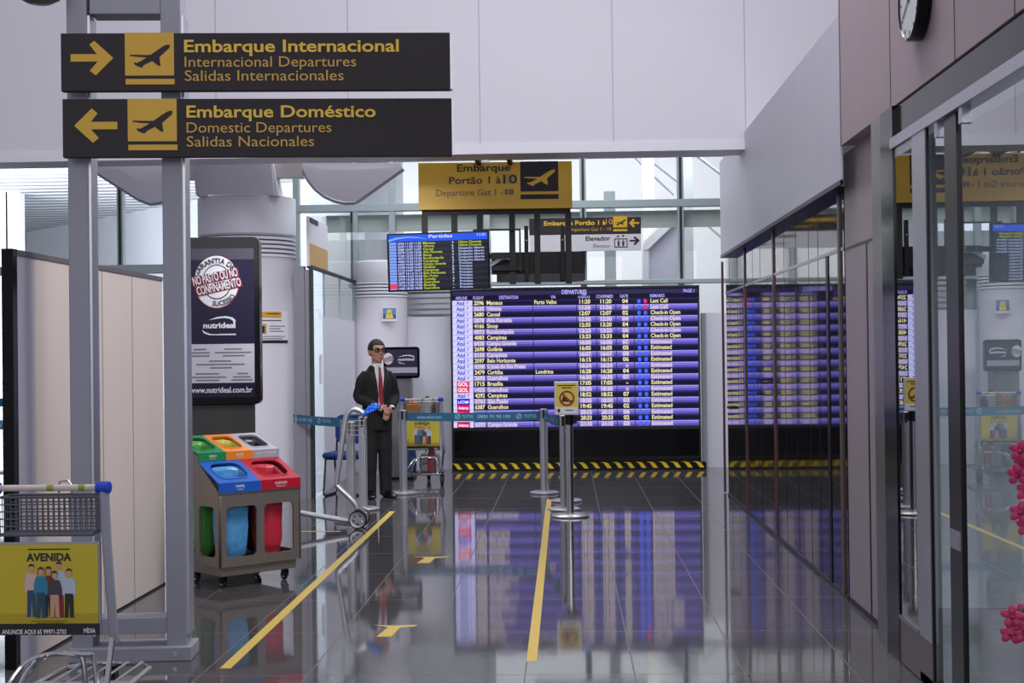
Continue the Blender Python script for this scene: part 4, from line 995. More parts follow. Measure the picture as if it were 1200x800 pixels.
# ================================================================== BARRIER POSTS AND TAPE
def barrier_post(px, py, label, h=.97, r=.043, rbase=.17):
    c = G(px, py); t = thing('barrier_post', label, 'barrier post', c, group='silver barrier posts')
    mb = MB(); mb.lathe([(rbase-.004, 0), (rbase, .006), (rbase, .018), (rbase-.02, .028), (.06, .034)], (0, 0, 0), 36); mb.build('base', M_alu, t, smooth=True)
    mb = MB(); n = 24
    prof = [(r*(1+.05*math.cos(8*2*PI*i/48)))*1.0 for i in range(48)]
    rg = [[Vector((prof[i]*math.cos(2*PI*i/48), prof[i]*math.sin(2*PI*i/48), z)) for i in range(48)] for z in (.03, h-.12)]
    mb.loft(rg); mb.build('pole', M_alu, t, smooth=True)
    mb = MB(); mb.lathe([(r+.003, h-.12), (r+.003, h-.005), (r-.006, h)], (0, 0, 0), 28); hd_ = mb.build('tape_head', M_alu, t, smooth=True)
    mb = MB()
    for a in range(4):
        M = Matrix.Rotation(a*PI/2, 4, 'Z'); mb.box(r-.004, r+.008, -.012, .012, h-.11, h-.012, M)
    mb.build('tape_slot', M_black, hd_)
    return c
PA = barrier_post(426, 597, 'silver barrier post directly behind the hand truck, beside the man')
PB = barrier_post(412, 612, 'silver barrier post leftmost, in front of the blue chair')
PC_ = barrier_post(473, 578.5, 'silver barrier post just right of the man in front of the luggage trolley')
PD = barrier_post(638, 578, 'silver barrier post at the right end of the long teal tape')
PE = barrier_post(661, 597.5, 'silver barrier post half hidden behind the no-entry sign stand', r=.036)
barrier_post(664, 587.5, 'silver barrier post almost wholly hidden behind the sign stand', r=.03)
def tape(a, b, label, words, z=.90, hgt=.098):
    a = Vector((a.x, a.y, 0)); b = Vector((b.x, b.y, 0)); L_ = (b-a).length; ang = math.atan2(b.y-a.y, b.x-a.x)
    o = bpy.data.objects.new('barrier_tape', None)
    mb = MB(); n = 12
    for i in range(n):
        x0, x1 = L_*i/n, L_*(i+1)/n; s0 = -.012*4*(i/n)*(1-i/n); s1 = -.012*4*((i+1)/n)*(1-(i+1)/n)
        mb.add([(x0, -.001, s0), (x1, -.001, s1), (x1, -.001, s1+hgt), (x0, -.001, s0+hgt), (x0, .001, s0), (x1, .001, s1), (x1, .001, s1+hgt), (x0, .001, s0+hgt)], [[0, 1, 2, 3], [7, 6, 5, 4], [3, 2, 6, 7], [0, 4, 5, 1]])
    o = mb.build('barrier_tape', M_tape, None, loc=(a.x, a.y, z-.05), rot=(0, 0, ang)); tag(o, label, 'barrier tape')
    mb = MB(); lg = MB()
    for s_, x, wd in words:
        if s_ == '@':
            M = Matrix.Translation((x, -.0025, hgt/2-.006)); lg.prism([(u, v) for u, v in circle(0, 0, .032, 20)], 0, .0004, M)
        else: put_text(mb, s_, x, hgt*.32-.008, .036, wd, 'L', .015, -.0025)
    if words:
        mb.build('tape_lettering', M_tapetext, o, normals=False)
        if lg.v:
            k = lg.build('tape_emblem', M_tapetext, o)
            mk = MB()
            for s_, x, wd in words:
                if s_ == '@':
                    M = Matrix.Translation((x, -.0032, hgt/2-.006)); mk.prism([(u, v) for u, v in circle(0, 0, .023, 16)], 0, .0004, M)
            mk.build('emblem_inner', M_tape, k); mk = MB()
            for s_, x, wd in words:
                if s_ == '@': mk.prism([(-.02, -.012), (-.008, -.016), (.02, .012), (.008, .016)], 0, .0004, Matrix.Translation((x, -.0038, hgt/2-.006)))
            mk.build('emblem_stroke', M_tapetext, k)
    return o
pl = W(344, 496, 15.95)
d_ = (PA-Vector((pl.x, pl.y, 0))).length
tape(pl, PA, 'teal tape from the thick column to the posts behind the hand truck', [('00 70 98 100', .02, .42), ('@', .60, 0), ('TOTVS', .66, .2)], z=.905)
sR = 1/102.3
tape(PC_, PD, 'long teal tape stretched in front of the departures board', [('www.totvs.com', (489-472)*sR, 29*sR), ('@', (537.5-472)*sR, 0), ('TOTVS', (543-472)*sR, 12.5*sR), ('0800 70 98 100', (561-472)*sR, 39*sR), ('@', (610-472)*sR, 0), ('TOTVS', (616-472)*sR, 14*sR)], z=.895)
tape(PD, PE, 'short teal tape running to the no-entry sign stand', [('www.totvs.com', .08, .4), ('@', .7, 0), ('TOTVS', .8, .2)], z=.89)
ql, qr, qm = W(-60, 496, 14.6), W(62, 496, 14.6), W(15, 496, 14.6)
tape(ql, qr, 'nearer teal tape at the far left behind the hoarding', [('@', qm.x-ql.x-.12, 0)], z=qm.z)
t = thing('barrier_post', 'silver barrier post behind the hoarding holding the nearer teal tape', 'barrier post', (qr.x+.04, qr.y, 0))
mb = MB(); mb.lathe([(.17, 0), (.17, .02), (.05, .03)], (0, 0, 0), 28); mb.build('base', M_alu, t, smooth=True); mb = MB(); mb.cyl((0, 0, .03), (0, 0, .99), .04); mb.build('pole', M_alu, t, smooth=True)
qc = Vector((ql.x, ql.y, 0))
c = ql; t = thing('barrier_post', 'silver barrier post at the far left holding the nearer teal tape', 'barrier post', (c.x, c.y, 0))
mb = MB(); mb.lathe([(.17, 0), (.17, .02), (.05, .03)], (0, 0, 0), 28); mb.build('base', M_alu, t, smooth=True); mb = MB(); mb.cyl((0, 0, .03), (0, 0, .99), .04); mb.build('pole', M_alu, t, smooth=True)
ql, qr = W(-40, 471.5, 20.0), W(14, 471.5, 20.0)
tape(ql, qr, 'further teal tape at the far left behind the hoarding', [('@', qr.x-ql.x-.1, 0)], z=qr.z, hgt=.12)
t = thing('barrier_post', 'white barrier post at the far left holding the further teal tape', 'barrier post', (qr.x-.09, qr.y+.06, 0))
mb = MB(); mb.lathe([(.17, 0), (.17, .02), (.05, .03)], (0, 0, 0), 28); mb.build('base', M_alu, t, smooth=True); mb = MB(); mb.cyl((0, 0, .03), (0, 0, 1.05), .045); mb.build('pole', M_white2, t, smooth=True)

# sign stand
c = G(668.5, 605); s = FPX/c.y
ss = thing('sign_stand', 'chrome floor stand carrying a yellow prohibition notice', 'sign stand', c)
mb = MB(); mb.lathe([(.185, 0), (.188, .012), (.17, .026), (.09, .040), (.04, .048)], (0, 0, 0), 40); mb.build('base', M_steel, ss, smooth=True)
mb = MB(); mb.cyl((0, 0, .045), (0, 0, 1.06), .036, 24); mb.build('pole', M_chrome, ss, smooth=True)
mb = MB(); mb.lathe([(.042, .90), (.042, 1.0)], (0, 0, 0), 20); mb.box(.03, .075, -.02, .02, .91, .985); mb.build('tape_head', M_black, ss)
F = Face(ss, 668.5, 486.5+ (W(668.5, 486.5, c.y-.05).z)*s, s, y=-.05)
mb = MB(); mb.box(F.x(651.3), F.x(680), -.05, -.03, F.z(486), F.z(447)); fr_ = mb.build('notice_frame', M_alu, ss, bevel=.004)
sh_ = F.rect('notice_sheet', mat('yellow notice paper', (222, 196, 80), .5), 653.5, 449.2, 678, 477)
F.rect('notice_footer', M_paper, 653.5, 477, 678, 484, parent=sh_)
mb = MB(); ring = [(666, 466, 8.3)]
mb.tube([(F.x(666)+8.0/s*math.cos(2*PI*i/32), F.y-.004, F.z(466.5)+8.0/s*math.sin(2*PI*i/32)) for i in range(32)], .0085, 6, closed=True)
mb.prism([(F.x(659.5), F.z(461.5)), (F.x(661), F.z(460)), (F.x(672.5), F.z(471.5)), (F.x(671), F.z(473))], F.y-.006, F.y-.004)
mb.build('prohibition_ring', mat('brown red print', (140, 60, 34), .5), sh_)
F.poly('prohibited_item', M_ink, [[(659.5, 470.5), (662, 463.5), (664, 463.5), (665.5, 468), (672, 468.8), (672.5, 470.8)]], parent=sh_)
mb = MB()
for x0, x1, yy in ((655.5, 676, 451.5), (660, 672, 454.3)): mb.box(F.x(x0), F.x(x1), F.y-.004, F.y-.003, F.z(yy+.6), F.z(yy-.6))
mb.box(F.x(655), F.x(658), F.y-.004, F.y-.003, F.z(482.7), F.z(479)); mb.box(F.x(664), F.x(673), F.y-.004, F.y-.003, F.z(481), F.z(480))
mb.build('fine_print', M_ink, sh_)

# ================================================================== HAND TRUCK
YH = 13.35
ht = thing('hand_truck', 'steel hand truck with hooped handle and spoked wheels near the man', 'hand truck', G(423, 619))
o_ = ht.location.copy()
def hp3(px, py, dy=0.0): v = W(px, py, YH)-o_; return Vector((v.x, dy, v.z))
def tri(pts, dy): return bezier([hp3(a, b, dy) for a, b in pts], 7)
main = [(432, 489), (429, 483), (423, 479), (417, 478.5), (411.5, 483), (408.5, 492), (403, 530), (398.5, 562), (401, 569), (420, 588), (424, 604)]
for dyy in (0.0,):
    mb = MB(); mb.tube(tri(main, dyy), .026, 12); mb.build('frame_tube', M_alu, ht, smooth=True)
mb = MB(); mb.tube(tri([(418, 607), (406, 606), (385, 602.5), (353, 597)], -.02), .026, 10); mb.build('foot_arm', M_alu, ht, smooth=True)
wc_ = hp3(424, 605); rw = wc_.z-.004
mb = MB(); mb.tube([wc_+Vector((0, -.03, 0)), wc_+Vector((0, .14, 0))], .014, 10); mb.build('axle', M_steel, ht)
mb = MB(); mb.lathe([(.10, -.05), (.135, 0), (.14, .05)], (0, 0, 0), 24, PI*.55, PI*1.15)
for dyy in (-.06, .16):
    cw = wc_+Vector((0, dyy, 0)); Mx = Matrix.Translation(cw) @ Matrix.Rotation(PI/2, 4, 'X')
    mb = MB(); t = MB(); t.lathe([(rw-.014, -.024), (rw-.004, -.024), (rw, -.012), (rw, .012), (rw-.004, .024), (rw-.014, .024)], (0, 0, 0), 40, cap=False); mb.add([Mx @ v for v in t.v], t.f)
    wh = mb.build('wheel', M_rubber, ht, smooth=True)
    mb = MB(); t = MB(); t.lathe([(rw-.032, -.022), (rw-.013, -.026), (rw-.013, .026), (rw-.032, .022)], (0, 0, 0), 36, cap=False)
    t.lathe([(.026, -.028), (.026, .028)], (0, 0, 0), 20)
    for k in range(5):
        a = 2*PI*k/5+.3; M2 = Matrix.Rotation(a, 4, 'Z'); t.add([M2 @ Vector(p) for p in [(.015, -.015, -.02), (rw-.022, -.008, -.02), (rw-.022, .008, -.02), (.015, .015, -.02), (.015, -.015, .02), (rw-.022, -.008, .02), (rw-.022, .008, .02), (.015, .015, .02)]], [[0, 1, 2, 3], [4, 5, 6, 7], [0, 1, 5, 4], [2, 3, 7, 6]])
    mb.add([Mx @ v for v in t.v], t.f); mb.build('spoked_hub', M_alu, wh)
mb = MB(); 
for i in range(9):
    a = .25+2.2*i/8; 
pts = [wc_+Vector(((rw+.018)*math.cos(a), -.06, (rw+.018)*math.sin(a))) for a in [.3+2.3*i/10 for i in range(11)]]
for i in range(10):
    mb.add([pts[i]+Vector((0, -.03, 0)), pts[i+1]+Vector((0, -.03, 0)), pts[i+1]+Vector((0, .03, 0)), pts[i]+Vector((0, .03, 0))], [[0, 1, 2, 3]])
mg = mb.build('mudguard', M_steel, ht, smooth=True); sd = mg.modifiers.new('thick', 'SOLIDIFY'); sd.thickness = .006
mb = MB()
for i in range(6): q = hp3(402+5.5*i, 492); r_ = hp3(402+5.5*i, 509); mb.tube([q+Vector((0, .05, 0)), r_+Vector((0, .05, 0))], .004, 5)
for j in range(4): mb.tube([hp3(401.5, 492+5.6*j)+Vector((0, .05, 0)), hp3(431, 492+5.6*j)+Vector((0, .05, 0))], .004, 5)
mb.build('wire_pocket', M_steel, ht)
# blue cloth on the grip
c = hp3(437.5, 482)+o_
mb = MB(); n = 10; rows = []
for j in range(7):
    v = j/6; w_ = .035+.055*math.sin(PI*min(1, v*.9+.08))
    rows.append([Vector((-.062+.155*v, -.01+.05*(2*i/n-1), (w_*.75)*math.sin(PI*(i/n))*(1.1-.5*abs(2*v-1))-.045+.075*v+noise.noise(Vector((v*4, i*.6, 3)))*.02)) for i in range(n+1)])
for j in range(6):
    for i in range(n): mb.quad(rows[j][i], rows[j][i+1], rows[j+1][i+1], rows[j+1][i])
bc = mb.build('blue_cover', mat('bright blue plastic cloth', (30, 100, 214), .35, var=.1, bump=.3, bscale=40), None, loc=(c.x, c.y+.0, c.z+.012), smooth=True)
sd = bc.modifiers.new('thick', 'SOLIDIFY'); sd.thickness = .008; tag(bc, 'crumpled bright blue cover lying on the hand truck grip', 'cover')

# ================================================================== BLUE CHAIR
c = G(403, 580.5); ch = thing('visitor_chair', 'blue upholstered chair with black sled legs behind the hand truck', 'chair', (c.x, c.y+.05, 0), (0, 0, math.radians(-10)))
M_bluefab = mat('navy blue fabric', (30, 56, 122), .85, var=.1, bump=.3, bscale=200)
mb = MB(); mb.box(-.20, .20, -.21, .21, .43, .50); mb.build('seat', M_bluefab, ch, bevel=.03, smooth=True)
mb = MB(); mb.prism(rrect(-.18, .18, .58, .92, .09), .20, .26, Matrix.Rotation(-.0, 4, 'X')); mb.build('backrest', M_bluefab, ch, bevel=.02, smooth=True)
for sx in (-.175, .175):
    mb = MB(); mb.tube([(sx, .26, .62), (sx, .24, .46), (sx, .16, .42), (sx, -.14, .42), (sx, -.22, .02), (sx, -.18, .012), (sx, .20, .012), (sx, .24, .03), (sx, .17, .42)], .012, 8); mb.build('leg', M_black, ch, smooth=True)
mb = MB(); mb.tube([(-.175, -.12, .425), (.175, -.12, .425)], .011, 8); mb.tube([(-.175, .18, .425), (.175, .18, .425)], .011, 8); mb.build('seat_bar', M_black, ch)

# ================================================================== TROLLEYS
def family(F, parent, k=1.0, cx_=57.0, y0=0.0):
    """six people printed on the advertisement: flat cut-out figures"""
    def P(u, v): return (cx_+(u-57)*k, y0+v*k)
    skin = mat('printed skin', (196, 150, 126), .5); dark = mat('printed black', (28, 28, 34), .5); den = mat('printed denim', (38, 72, 108), .5); teal = mat('printed teal', (44, 124, 156), .5); pale = mat('printed pale blue', (176, 188, 206), .5); red = mat('printed red', (124, 36, 40), .5); grey = mat('printed charcoal dress', (62, 60, 68), .5); pinkm = mat('printed pale pink', (206, 176, 170), .5)
    pos = [(37, 22, pinkm, den, 1.0), (48.5, 25.5, teal, mat('printed petrol', (28, 70, 90), .5), .95), (57.5, 25, red, dark, .95), (65, 30, grey, skin, .92), (70, 19.5, pale, red, 1.05), (82, 27.5, pale, dark, .9)]
    order = [4, 0, 5, 2, 1, 3]
    for n_, i in enumerate(order):
        x, top, sh, tr, h_ = pos[i]; lf = .003+.0011*n_
        feet = 84-(n_ % 2)
        mid = top+10+(feet-top)*.32
        fig = F.poly('printed_figure', sh, [[P(x-5.5, top+9.5), P(x+5.5, top+9.5), P(x+8, top+17), P(x+8.4, mid), P(x+6, mid+4), P(x+4.6, mid+1), P(x-4.6, mid+1), P(x-6, mid+4), P(x-8.4, mid), P(x-8, top+17)]], lift=lf, parent=parent)
        F.poly('printed_legs', tr, [[P(x-5, mid), P(x+5, mid), P(x+5.6, feet-1), P(x+6.6, feet), P(x+1, feet), P(x, mid+8), P(x-1, feet), P(x-6.6, feet), P(x-5.4, feet-1)]], lift=lf+.0003, parent=fig)
        F.poly('printed_head', skin, [circle(P(x, top+4)[0], P(x, top+4)[1], 3.4*k, 14, 4.2*k)], lift=lf+.0004, parent=fig)
        F.poly('printed_hair', dark, [[P(x-3.8, top+3), P(x-3, top-.6), P(x, top-1.8), P(x+3, top-.6), P(x+3.8, top+3), P(x+2.4, top+1.2), P(x-2.4, top+1.2)]+([P(x-3.6, top+10)] if i in (1, 2, 3) else [])], lift=lf+.0006, parent=fig)
def trolley(label, loc, rz=0.0, full=True):
    t = thing('luggage_trolley', label, 'luggage trolley', loc, (0, 0, rz), 'airport luggage trolleys')
    # uprights: lean slightly forwards, one bent tube each side
    for sx in (-1, 1):
        mb = MB(); mb.tube([(sx*.238, 0, 1.055), (sx*.245, .01, .80), (sx*.262, .03, .44), (sx*.262, .05, .40)], .021, 10); up = mb.build('upright', M_gantry, t, smooth=True)
        mb = MB(); mb.tube([(sx*.258, .03, .42), (sx*.24, -.01, .20), (sx*.235, .05, .14), (sx*.20, .75, .13)], .013, 8); mb.build('side_rail', M_chrome, t, smooth=True)
        mb = MB(); mb.lathe([(.018, -.03), (.026, -.026), (.026, .026), (.018, .03)], (0, 0, 0), 16); c_ = mb.build('handle_cap', mat('royal blue plastic', (28, 70, 190), .4), t, smooth=True); c_.location = (sx*.235, 0, 1.058); c_.rotation_euler = (.2, PI/2, 0)
        mb = MB(); mb.tube([(sx*.240, -.0, 1.035), (sx*.244, .0, .97)], .012, 8); mb.build('brake_link', M_blue if sx > 0 else M_black, t)
    mb = MB(); mb.tube([(-.235, 0, 1.058), (.235, 0, 1.058)], .014, 10); hnd = mb.build('handle', mat('worn white handle', (200, 190, 182), .5, var=.25, scale=18), t, smooth=True)
    mb = MB()
    for k, x in enumerate((-.005, .13)): mb.tube([(x, 0, 1.058), (x+.028, 0, 1.058)], .0146, 10)
    mb.build('handle_sticker', mat('green sticker', (140, 150, 60), .5), hnd)
    # wire basket
    mb = MB(); x0, x1, z0, z1, y0, y1 = -.225, .200, .86, 1.015, .03, .15
    rim = [(x0, y0, z1), (x1, y0, z1), (x1, y1, z1), (x0, y1, z1)]; mb.tube(rim, .006, 6, closed=True)
    for j in range(5): z = z0+(z1-z0)*j/5; mb.tube([(x0, y0+.01, z), (x1, y0+.01, z)], .0032, 5); mb.tube([(x0, y1, z), (x1, y1, z)], .0032, 5)
    for i in range(19):
        x = x0+(x1-x0)*i/18; mb.tube([(x, y0, z1), (x, y0+.01, z0), (x, y1, z0), (x, y1, z1)], .0028, 5)
    for j in range(5):
        y = y0+(y1-y0)*j/4; mb.tube([(x0, y, z1), (x0, y, z0), (x1, y, z0), (x1, y, z1)], .0028, 5)
    mb.tube([(x0, y0, z0-.005), (x1-.02, y0, z0-.005), (x1, y0, z0+.02), (x1, y0, z1)], .007, 6)
    mb.build('wire_basket', mat('grey basket wire', (96, 97, 104), .45, .3), t)
    mb = MB(); mb.tube([(-.01, y1, z1), (-.008, y1, z1+.055), (.03, y1, z1+.06), (.045, y1, z1+.04), (.045, y1, z1)], .005, 6); mb.build('basket_loop', M_steel, t)
    # advertisement
    s = 280.0
    F = Face(t, 57, 420+(EYE-0)*s, s, y=-.012); F.oy = 420.4+EYE*s
    mb = MB(); mb.box(F.x(-5), F.x(118.5), -.01, .012, F.z(746), F.z(636.5)); ad = mb.build('advert_panel', M_gantry, t, bevel=.003)
    sh = F.rect('advert_sheet', mat('mustard advert print', (196, 176, 40), .45, var=.08, scale=6), -3, 638.5, 116.5, 732, parent=t)
    F.rect('advert_floor', mat('dark mustard advert print', (176, 154, 34), .45), -3, 720, 116.5, 732, lift=.0026, parent=sh)
    F.rect('advert_strip', M_ink, -3, 732, 118, 745.5, parent=t)
    F.text('strip_lettering', M_paper, [('ANUNCIE AQUI 65 99971-2733', 1, 744, 5, 77, 'L', .02), ('MÍDIA', 99, 743, 5, 14, 'L', .02)], parent=t)
    F.text('advert_title', M_ink, [('AVENIDA', 31, 658, 8.8, 54, 'L', .035)], parent=sh)
    mb = MB(); mb.box(F.x(33), F.x(83), F.y-.004, F.y-.0032, F.z(645), F.z(643.6)); mb.box(F.x(37), F.x(79), F.y-.004, F.y-.0032, F.z(729.5), F.z(728.8)); mb.box(F.x(43), F.x(75), F.y-.004, F.y-.0032, F.z(732-.4), F.z(731)); mb.build('advert_fine_print', M_ink, sh)
    family(F, sh, 1.0, 57.0, 641.0)
    # base
    for k, sc2 in enumerate((1.0, .72)):
        mb = MB(); mb.tube(bezier([(-.20*sc2-.02, -.06, .12), (-.12*sc2, -.02, .30-.01*k), (-.02, .04, .345), (.12*sc2, .04, .345), (.17*sc2, .05, .32), (.175*sc2, .08, .14)], 6), .012, 8); mb.build('base_hoop', M_chrome, t, smooth=True)
    mb = MB(); mb.tube([(-.235, .05, .14), (.235, .05, .14)], .014, 8); mb.tube([(-.20, .75, .13), (-.12, .86, .13), (.12, .86, .13), (.20, .75, .13)], .014, 8); mb.tube([(-.22, .42, .135), (.22, .42, .135)], .012, 8); mb.build('base_frame', M_chrome, t, smooth=True)
    mb = MB()
    for x in (-.14, -.07, 0, .07, .14): mb.tube([(x, .05, .145), (x, .84, .14)], .006, 6)
    mb.build('load_rack', M_chrome, t)
    for x, y in ((-.235, .06), (.235, .06), (0, .80)):
        mb = MB(); mb.box(x-.026, x-.020, y-.03, y+.03, .05, .135); mb.box(x+.020, x+.026, y-.03, y+.03, .05, .135); mb.box(x-.026, x+.026, y-.03, y+.03, .128, .136); fk = mb.build('castor_fork', M_black, t)
        mb = MB(); mb.cyl((x-.017, y, .064), (x+.017, y, .064), .063, 20); wh = mb.build('wheel', M_rubber, fk, smooth=True); mb = MB(); mb.cyl((x-.0185, y, .064), (x+.0185, y, .064), .03, 14); mb.build('hub', M_alu, wh, smooth=True)
    return t
NY = 5.95
c = W(57, 574, NY); trolley('luggage trolley in the left foreground before the sign gantry', (c.x, NY, 0))
FY = 17.35; cf = W(494.5, 500, FY)
trolley('luggage trolley with bags in its basket behind the teal tape', (cf.x, FY, 0))
def bag(name, label, m, x, y, z, sx, sy, sz, cat='bag', rz=0.0, strap=None):
    mb = MB(); n = 24; rg = []
    for t_, k in ((0, .82), (.06, .95), (.3, 1.0), (.65, .98), (.9, .86), (1, .6)):
        rg.append([Vector((sx/2*k*math.copysign(abs(math.cos(2*PI*i/n))**.5, math.cos(2*PI*i/n)), sy/2*k*math.copysign(abs(math.sin(2*PI*i/n))**.5, math.sin(2*PI*i/n)), t_*sz+noise.noise(Vector((i*.4, t_*3, x)))*.008)) for i in range(n)])
    t = thing(name, label, cat, (x, y, z), (0, 0, rz)); mb.loft(rg); mb.build('body', m, t, smooth=True)
    mb = MB(); mb.tube(bezier([(-sx*.2, 0, sz*.96), (-sx*.14, 0, sz*1.12), (sx*.14, 0, sz*1.12), (sx*.2, 0, sz*.96)], 5), .008, 6); mb.build('carry_handle', strap or M_black, t, smooth=True)
    return t
bz = .872
bag('travel_bag', 'orange and white bag on the left in the far trolley basket', mat('orange bag fabric', (222, 150, 60), .6), cf.x-.12, FY+.09, bz, .18, .10, .15, strap=M_white2)
bag('travel_bag', 'white bag on top of the far trolley basket', M_white2, cf.x+.06, FY+.09, bz, .10, .10, .19, strap=M_ink)
bag('suitcase', 'maroon suitcase lying in the right of the far trolley basket', mat('maroon case', (108, 42, 52), .5), cf.x+.145, FY+.09, bz, .055, .10, .13, 'suitcase')
bag('suitcase', 'grey suitcase standing low on the far trolley rack', mat('grey case', (136, 134, 140), .5), cf.x+.06, FY+.34, .155, .26, .2, .24, 'suitcase')
bag('suitcase', 'red suitcase standing beneath the far trolley advert', mat('red case', (142, 36, 54), .5), cf.x+.10, FY+.16, .155, .10, .12, .28, 'suitcase')
bag('suitcase', 'blue suitcase standing low at the left of the far trolley rack', mat('blue case', (36, 76, 120), .5), cf.x-.15, FY+.22, .155, .10, .16, .30, 'suitcase')

# ================================================================== CLOCK, ORCHID
ck = thing('wall_clock', 'round wall clock with black rim on the pink fascia', 'clock', (XF, WX(1068, 10, XF-.05).y, WX(1064, 52, XF-.05).z+.2), (0, -PI/2, 0))
mb = MB(); mb.lathe([(.19, 0), (.20, .01), (.20, .062), (.188, .068), (.184, .06)], (0, 0, 0), 48); mb.build('rim', M_gloss_black, ck, smooth=True)
mb = MB(); mb.lathe([(.001, .0605), (.1835, .0605)], (0, 0, 0), 48, cap=False); mb.build('dial', mat('pale green grey dial', (206, 212, 208), .3), ck)
mb = MB()
for k in range(12):
    M = Matrix.Rotation(2*PI*k/12, 4, 'Z'); mb.box(.15, .172, -.004, .004, .061, .0625, M)
mb.build('hour_marks', M_ink, ck)
for a, l_, w_ in ((.3, .09, .006), (2.1, .14, .004)):
    mb = MB(); mb.box(-.02, l_, -w_, w_, .063, .065, Matrix.Rotation(a, 4, 'Z')); mb.build('hand', M_ink, ck)
oc = Vector((1.53, 4.55, 0))
op = thing('flowering_plant', 'pink flowering orchid just entering the frame at the right edge', 'plant', oc)
mb = MB(); mb.lathe([(.11, 0), (.13, .02), (.15, .24), (.16, .30), (.14, .30), (.13, .26)], (0, 0, 0), 32); mb.build('vase', mat('white ceramic', (214, 214, 218), .2), op, smooth=True)
mb = MB()
for k in range(7):
    a = k*.9; d_ = Vector((math.cos(a), math.sin(a), 0)); s_ = Vector((-d_.y, d_.x, 0))
    ps_ = [Vector((0, 0, .28))+d_*(.05+.2*u)+Vector((0, 0, .16*math.sin(PI*u*.8))) for u in [i/6 for i in range(7)]]
    for i in range(6):
        w0, w1 = .035*math.sin(PI*(i+.4)/6.8), .035*math.sin(PI*(i+1.4)/6.8) if i < 5 else .002
        mb.quad(ps_[i]-s_*w0, ps_[i]+s_*w0, ps_[i+1]+s_*w1, ps_[i+1]-s_*w1)
lf = mb.build('leaves', mat('deep green leaf', (44, 84, 48), .4), op, smooth=True); lf.modifiers.new('thick', 'SOLIDIFY').thickness = .003
M_petal = mat('pink petal', (186, 46, 98), .5, var=.25, scale=30); M_petal2 = mat('crimson lip', (150, 24, 70), .5)
def Op(px, py, dy=0): v = W(px, py, oc.y+dy); return Vector((v.x-oc.x, dy, v.z))
spots = [(1196, 528, .0), (1201, 546, .06), (1193, 556, -.02), (1203, 575, .03), (1196, 600, .0), (1204, 616, .05), (1186, 722, -.03), (1192, 736, .02), (1185, 742, .03), (1201, 742, .0), (1198, 720, .05), (1210, 530, .1), (1215, 590, .06), (1208, 720, .08)]
for grp in (spots[:6]+spots[11:13], spots[6:11]+spots[13:]):
    ps_ = [Vector((0, 0, .28))]; top = Op(1212, min(p[1] for p in grp)-22); ps_ += [Vector((.06, .0, .28+(top.z-.28)*.6)), top]
    if grp[0][1] > 650: ps_ = [Vector((0, 0, .28)), Vector((.0, 0, .55)), Op(1206, 715), Op(1190, 728)]
    mb = MB(); mb.tube(bezier(ps_, 8), .004, 6); stem = mb.build('stem', mat('green stem', (70, 104, 60), .5), op, smooth=True)
for px, py, dyy in spots:
    c_ = Op(px, py, dyy); mb = MB(); ax = Vector((-.6+random.random()*.4, -.8, random.random()*.4-.1)).normalized(); q = ax.to_track_quat('Z', 'Y').to_matrix().to_4x4()
    M = Matrix.Translation(c_) @ q
    for k in range(5):
        a = 2*PI*k/5+random.random()*.5; r_ = .028
        mb.ball(M @ Vector((.020*math.cos(a), .020*math.sin(a), .004*(k % 2))), .017, .013, .006, (q @ Matrix.Rotation(a, 4, 'Z')).to_3x3(), 10, 6)
    fl = mb.build('blossom', M_petal, op, smooth=True)
    mb = MB(); mb.ball(M @ Vector((0, -.003, .008)), .008, .006, .009, q.to_3x3(), 10, 6); mb.build('blossom_lip', M_petal2, fl, smooth=True)
# ================================================================== THE MAN
g = G(446, 583)
mc = W(442, 500, g.y)
MR = math.radians(26)
person = None
def ell(c, rx, ry, n=28, p=2.0):
    return [Vector((c[0]+rx*math.copysign(abs(math.cos(2*PI*i/n))**(2/p), math.cos(2*PI*i/n)), c[1]+ry*math.copysign(abs(math.sin(2*PI*i/n))**(2/p), math.sin(2*PI*i/n)), c[2])) for i in range(n)]
M_skin = mat('tan skin', (186, 132, 110), .5, var=.06, scale=30)
HM = Matrix.Translation((0, .005, 1.578)) @ Matrix.Rotation(math.radians(5), 4, 'Z') @ Matrix.Rotation(math.radians(3), 4, 'X') @ Matrix.Diagonal((1.16, 1.10, 1.10, 1)) @ Matrix.Translation((0, -.005, -1.60))
def hb(mb, c, rx, ry, rz): mb.ball(HM @ Vector(c), rx, ry, rz, HM.to_3x3(), 20, 14)
mb = MB()
hb(mb, (0, .012, 1.688), .075, .094, .098); hb(mb, (0, -.018, 1.652), .066, .072, .080); hb(mb, (0, -.028, 1.606), .058, .060, .050); hb(mb, (0, -.074, 1.578), .022, .018, .018)
hb(mb, (-.030, -.066, 1.638), .024, .02, .03); hb(mb, (.030, -.066, 1.638), .024, .02, .03); hb(mb, (0, -.078, 1.70), .045, .016, .016)
mb.tube([HM @ Vector((0, -.088, 1.685)), HM @ Vector((0, -.104, 1.648)), HM @ Vector((0, -.096, 1.64))], [.009, .015, .014], 10)
hb(mb, (0, -.085, 1.605), .024, .012, .012)
for s_ in (-1, 1): hb(mb, (s_*.077, .012, 1.655), .010, .020, .033)
mb.tube([(0, .022, 1.40), (0, .012, 1.50), (0, .0, 1.60)], [.066, .057, .058], 16)
mb.loft([ell((0, .01, z), rx, ry) for z, rx, ry in ((.84, .15, .10), (1.0, .155, .105), (1.15, .15, .10), (1.32, .17, .10), (1.42, .14, .08), (1.47, .07, .06))])
SH, EL = .135, .205
WR = {-1: Vector((-.085, -.205, 1.035)), 1: Vector((.105, -.19, 1.01))}
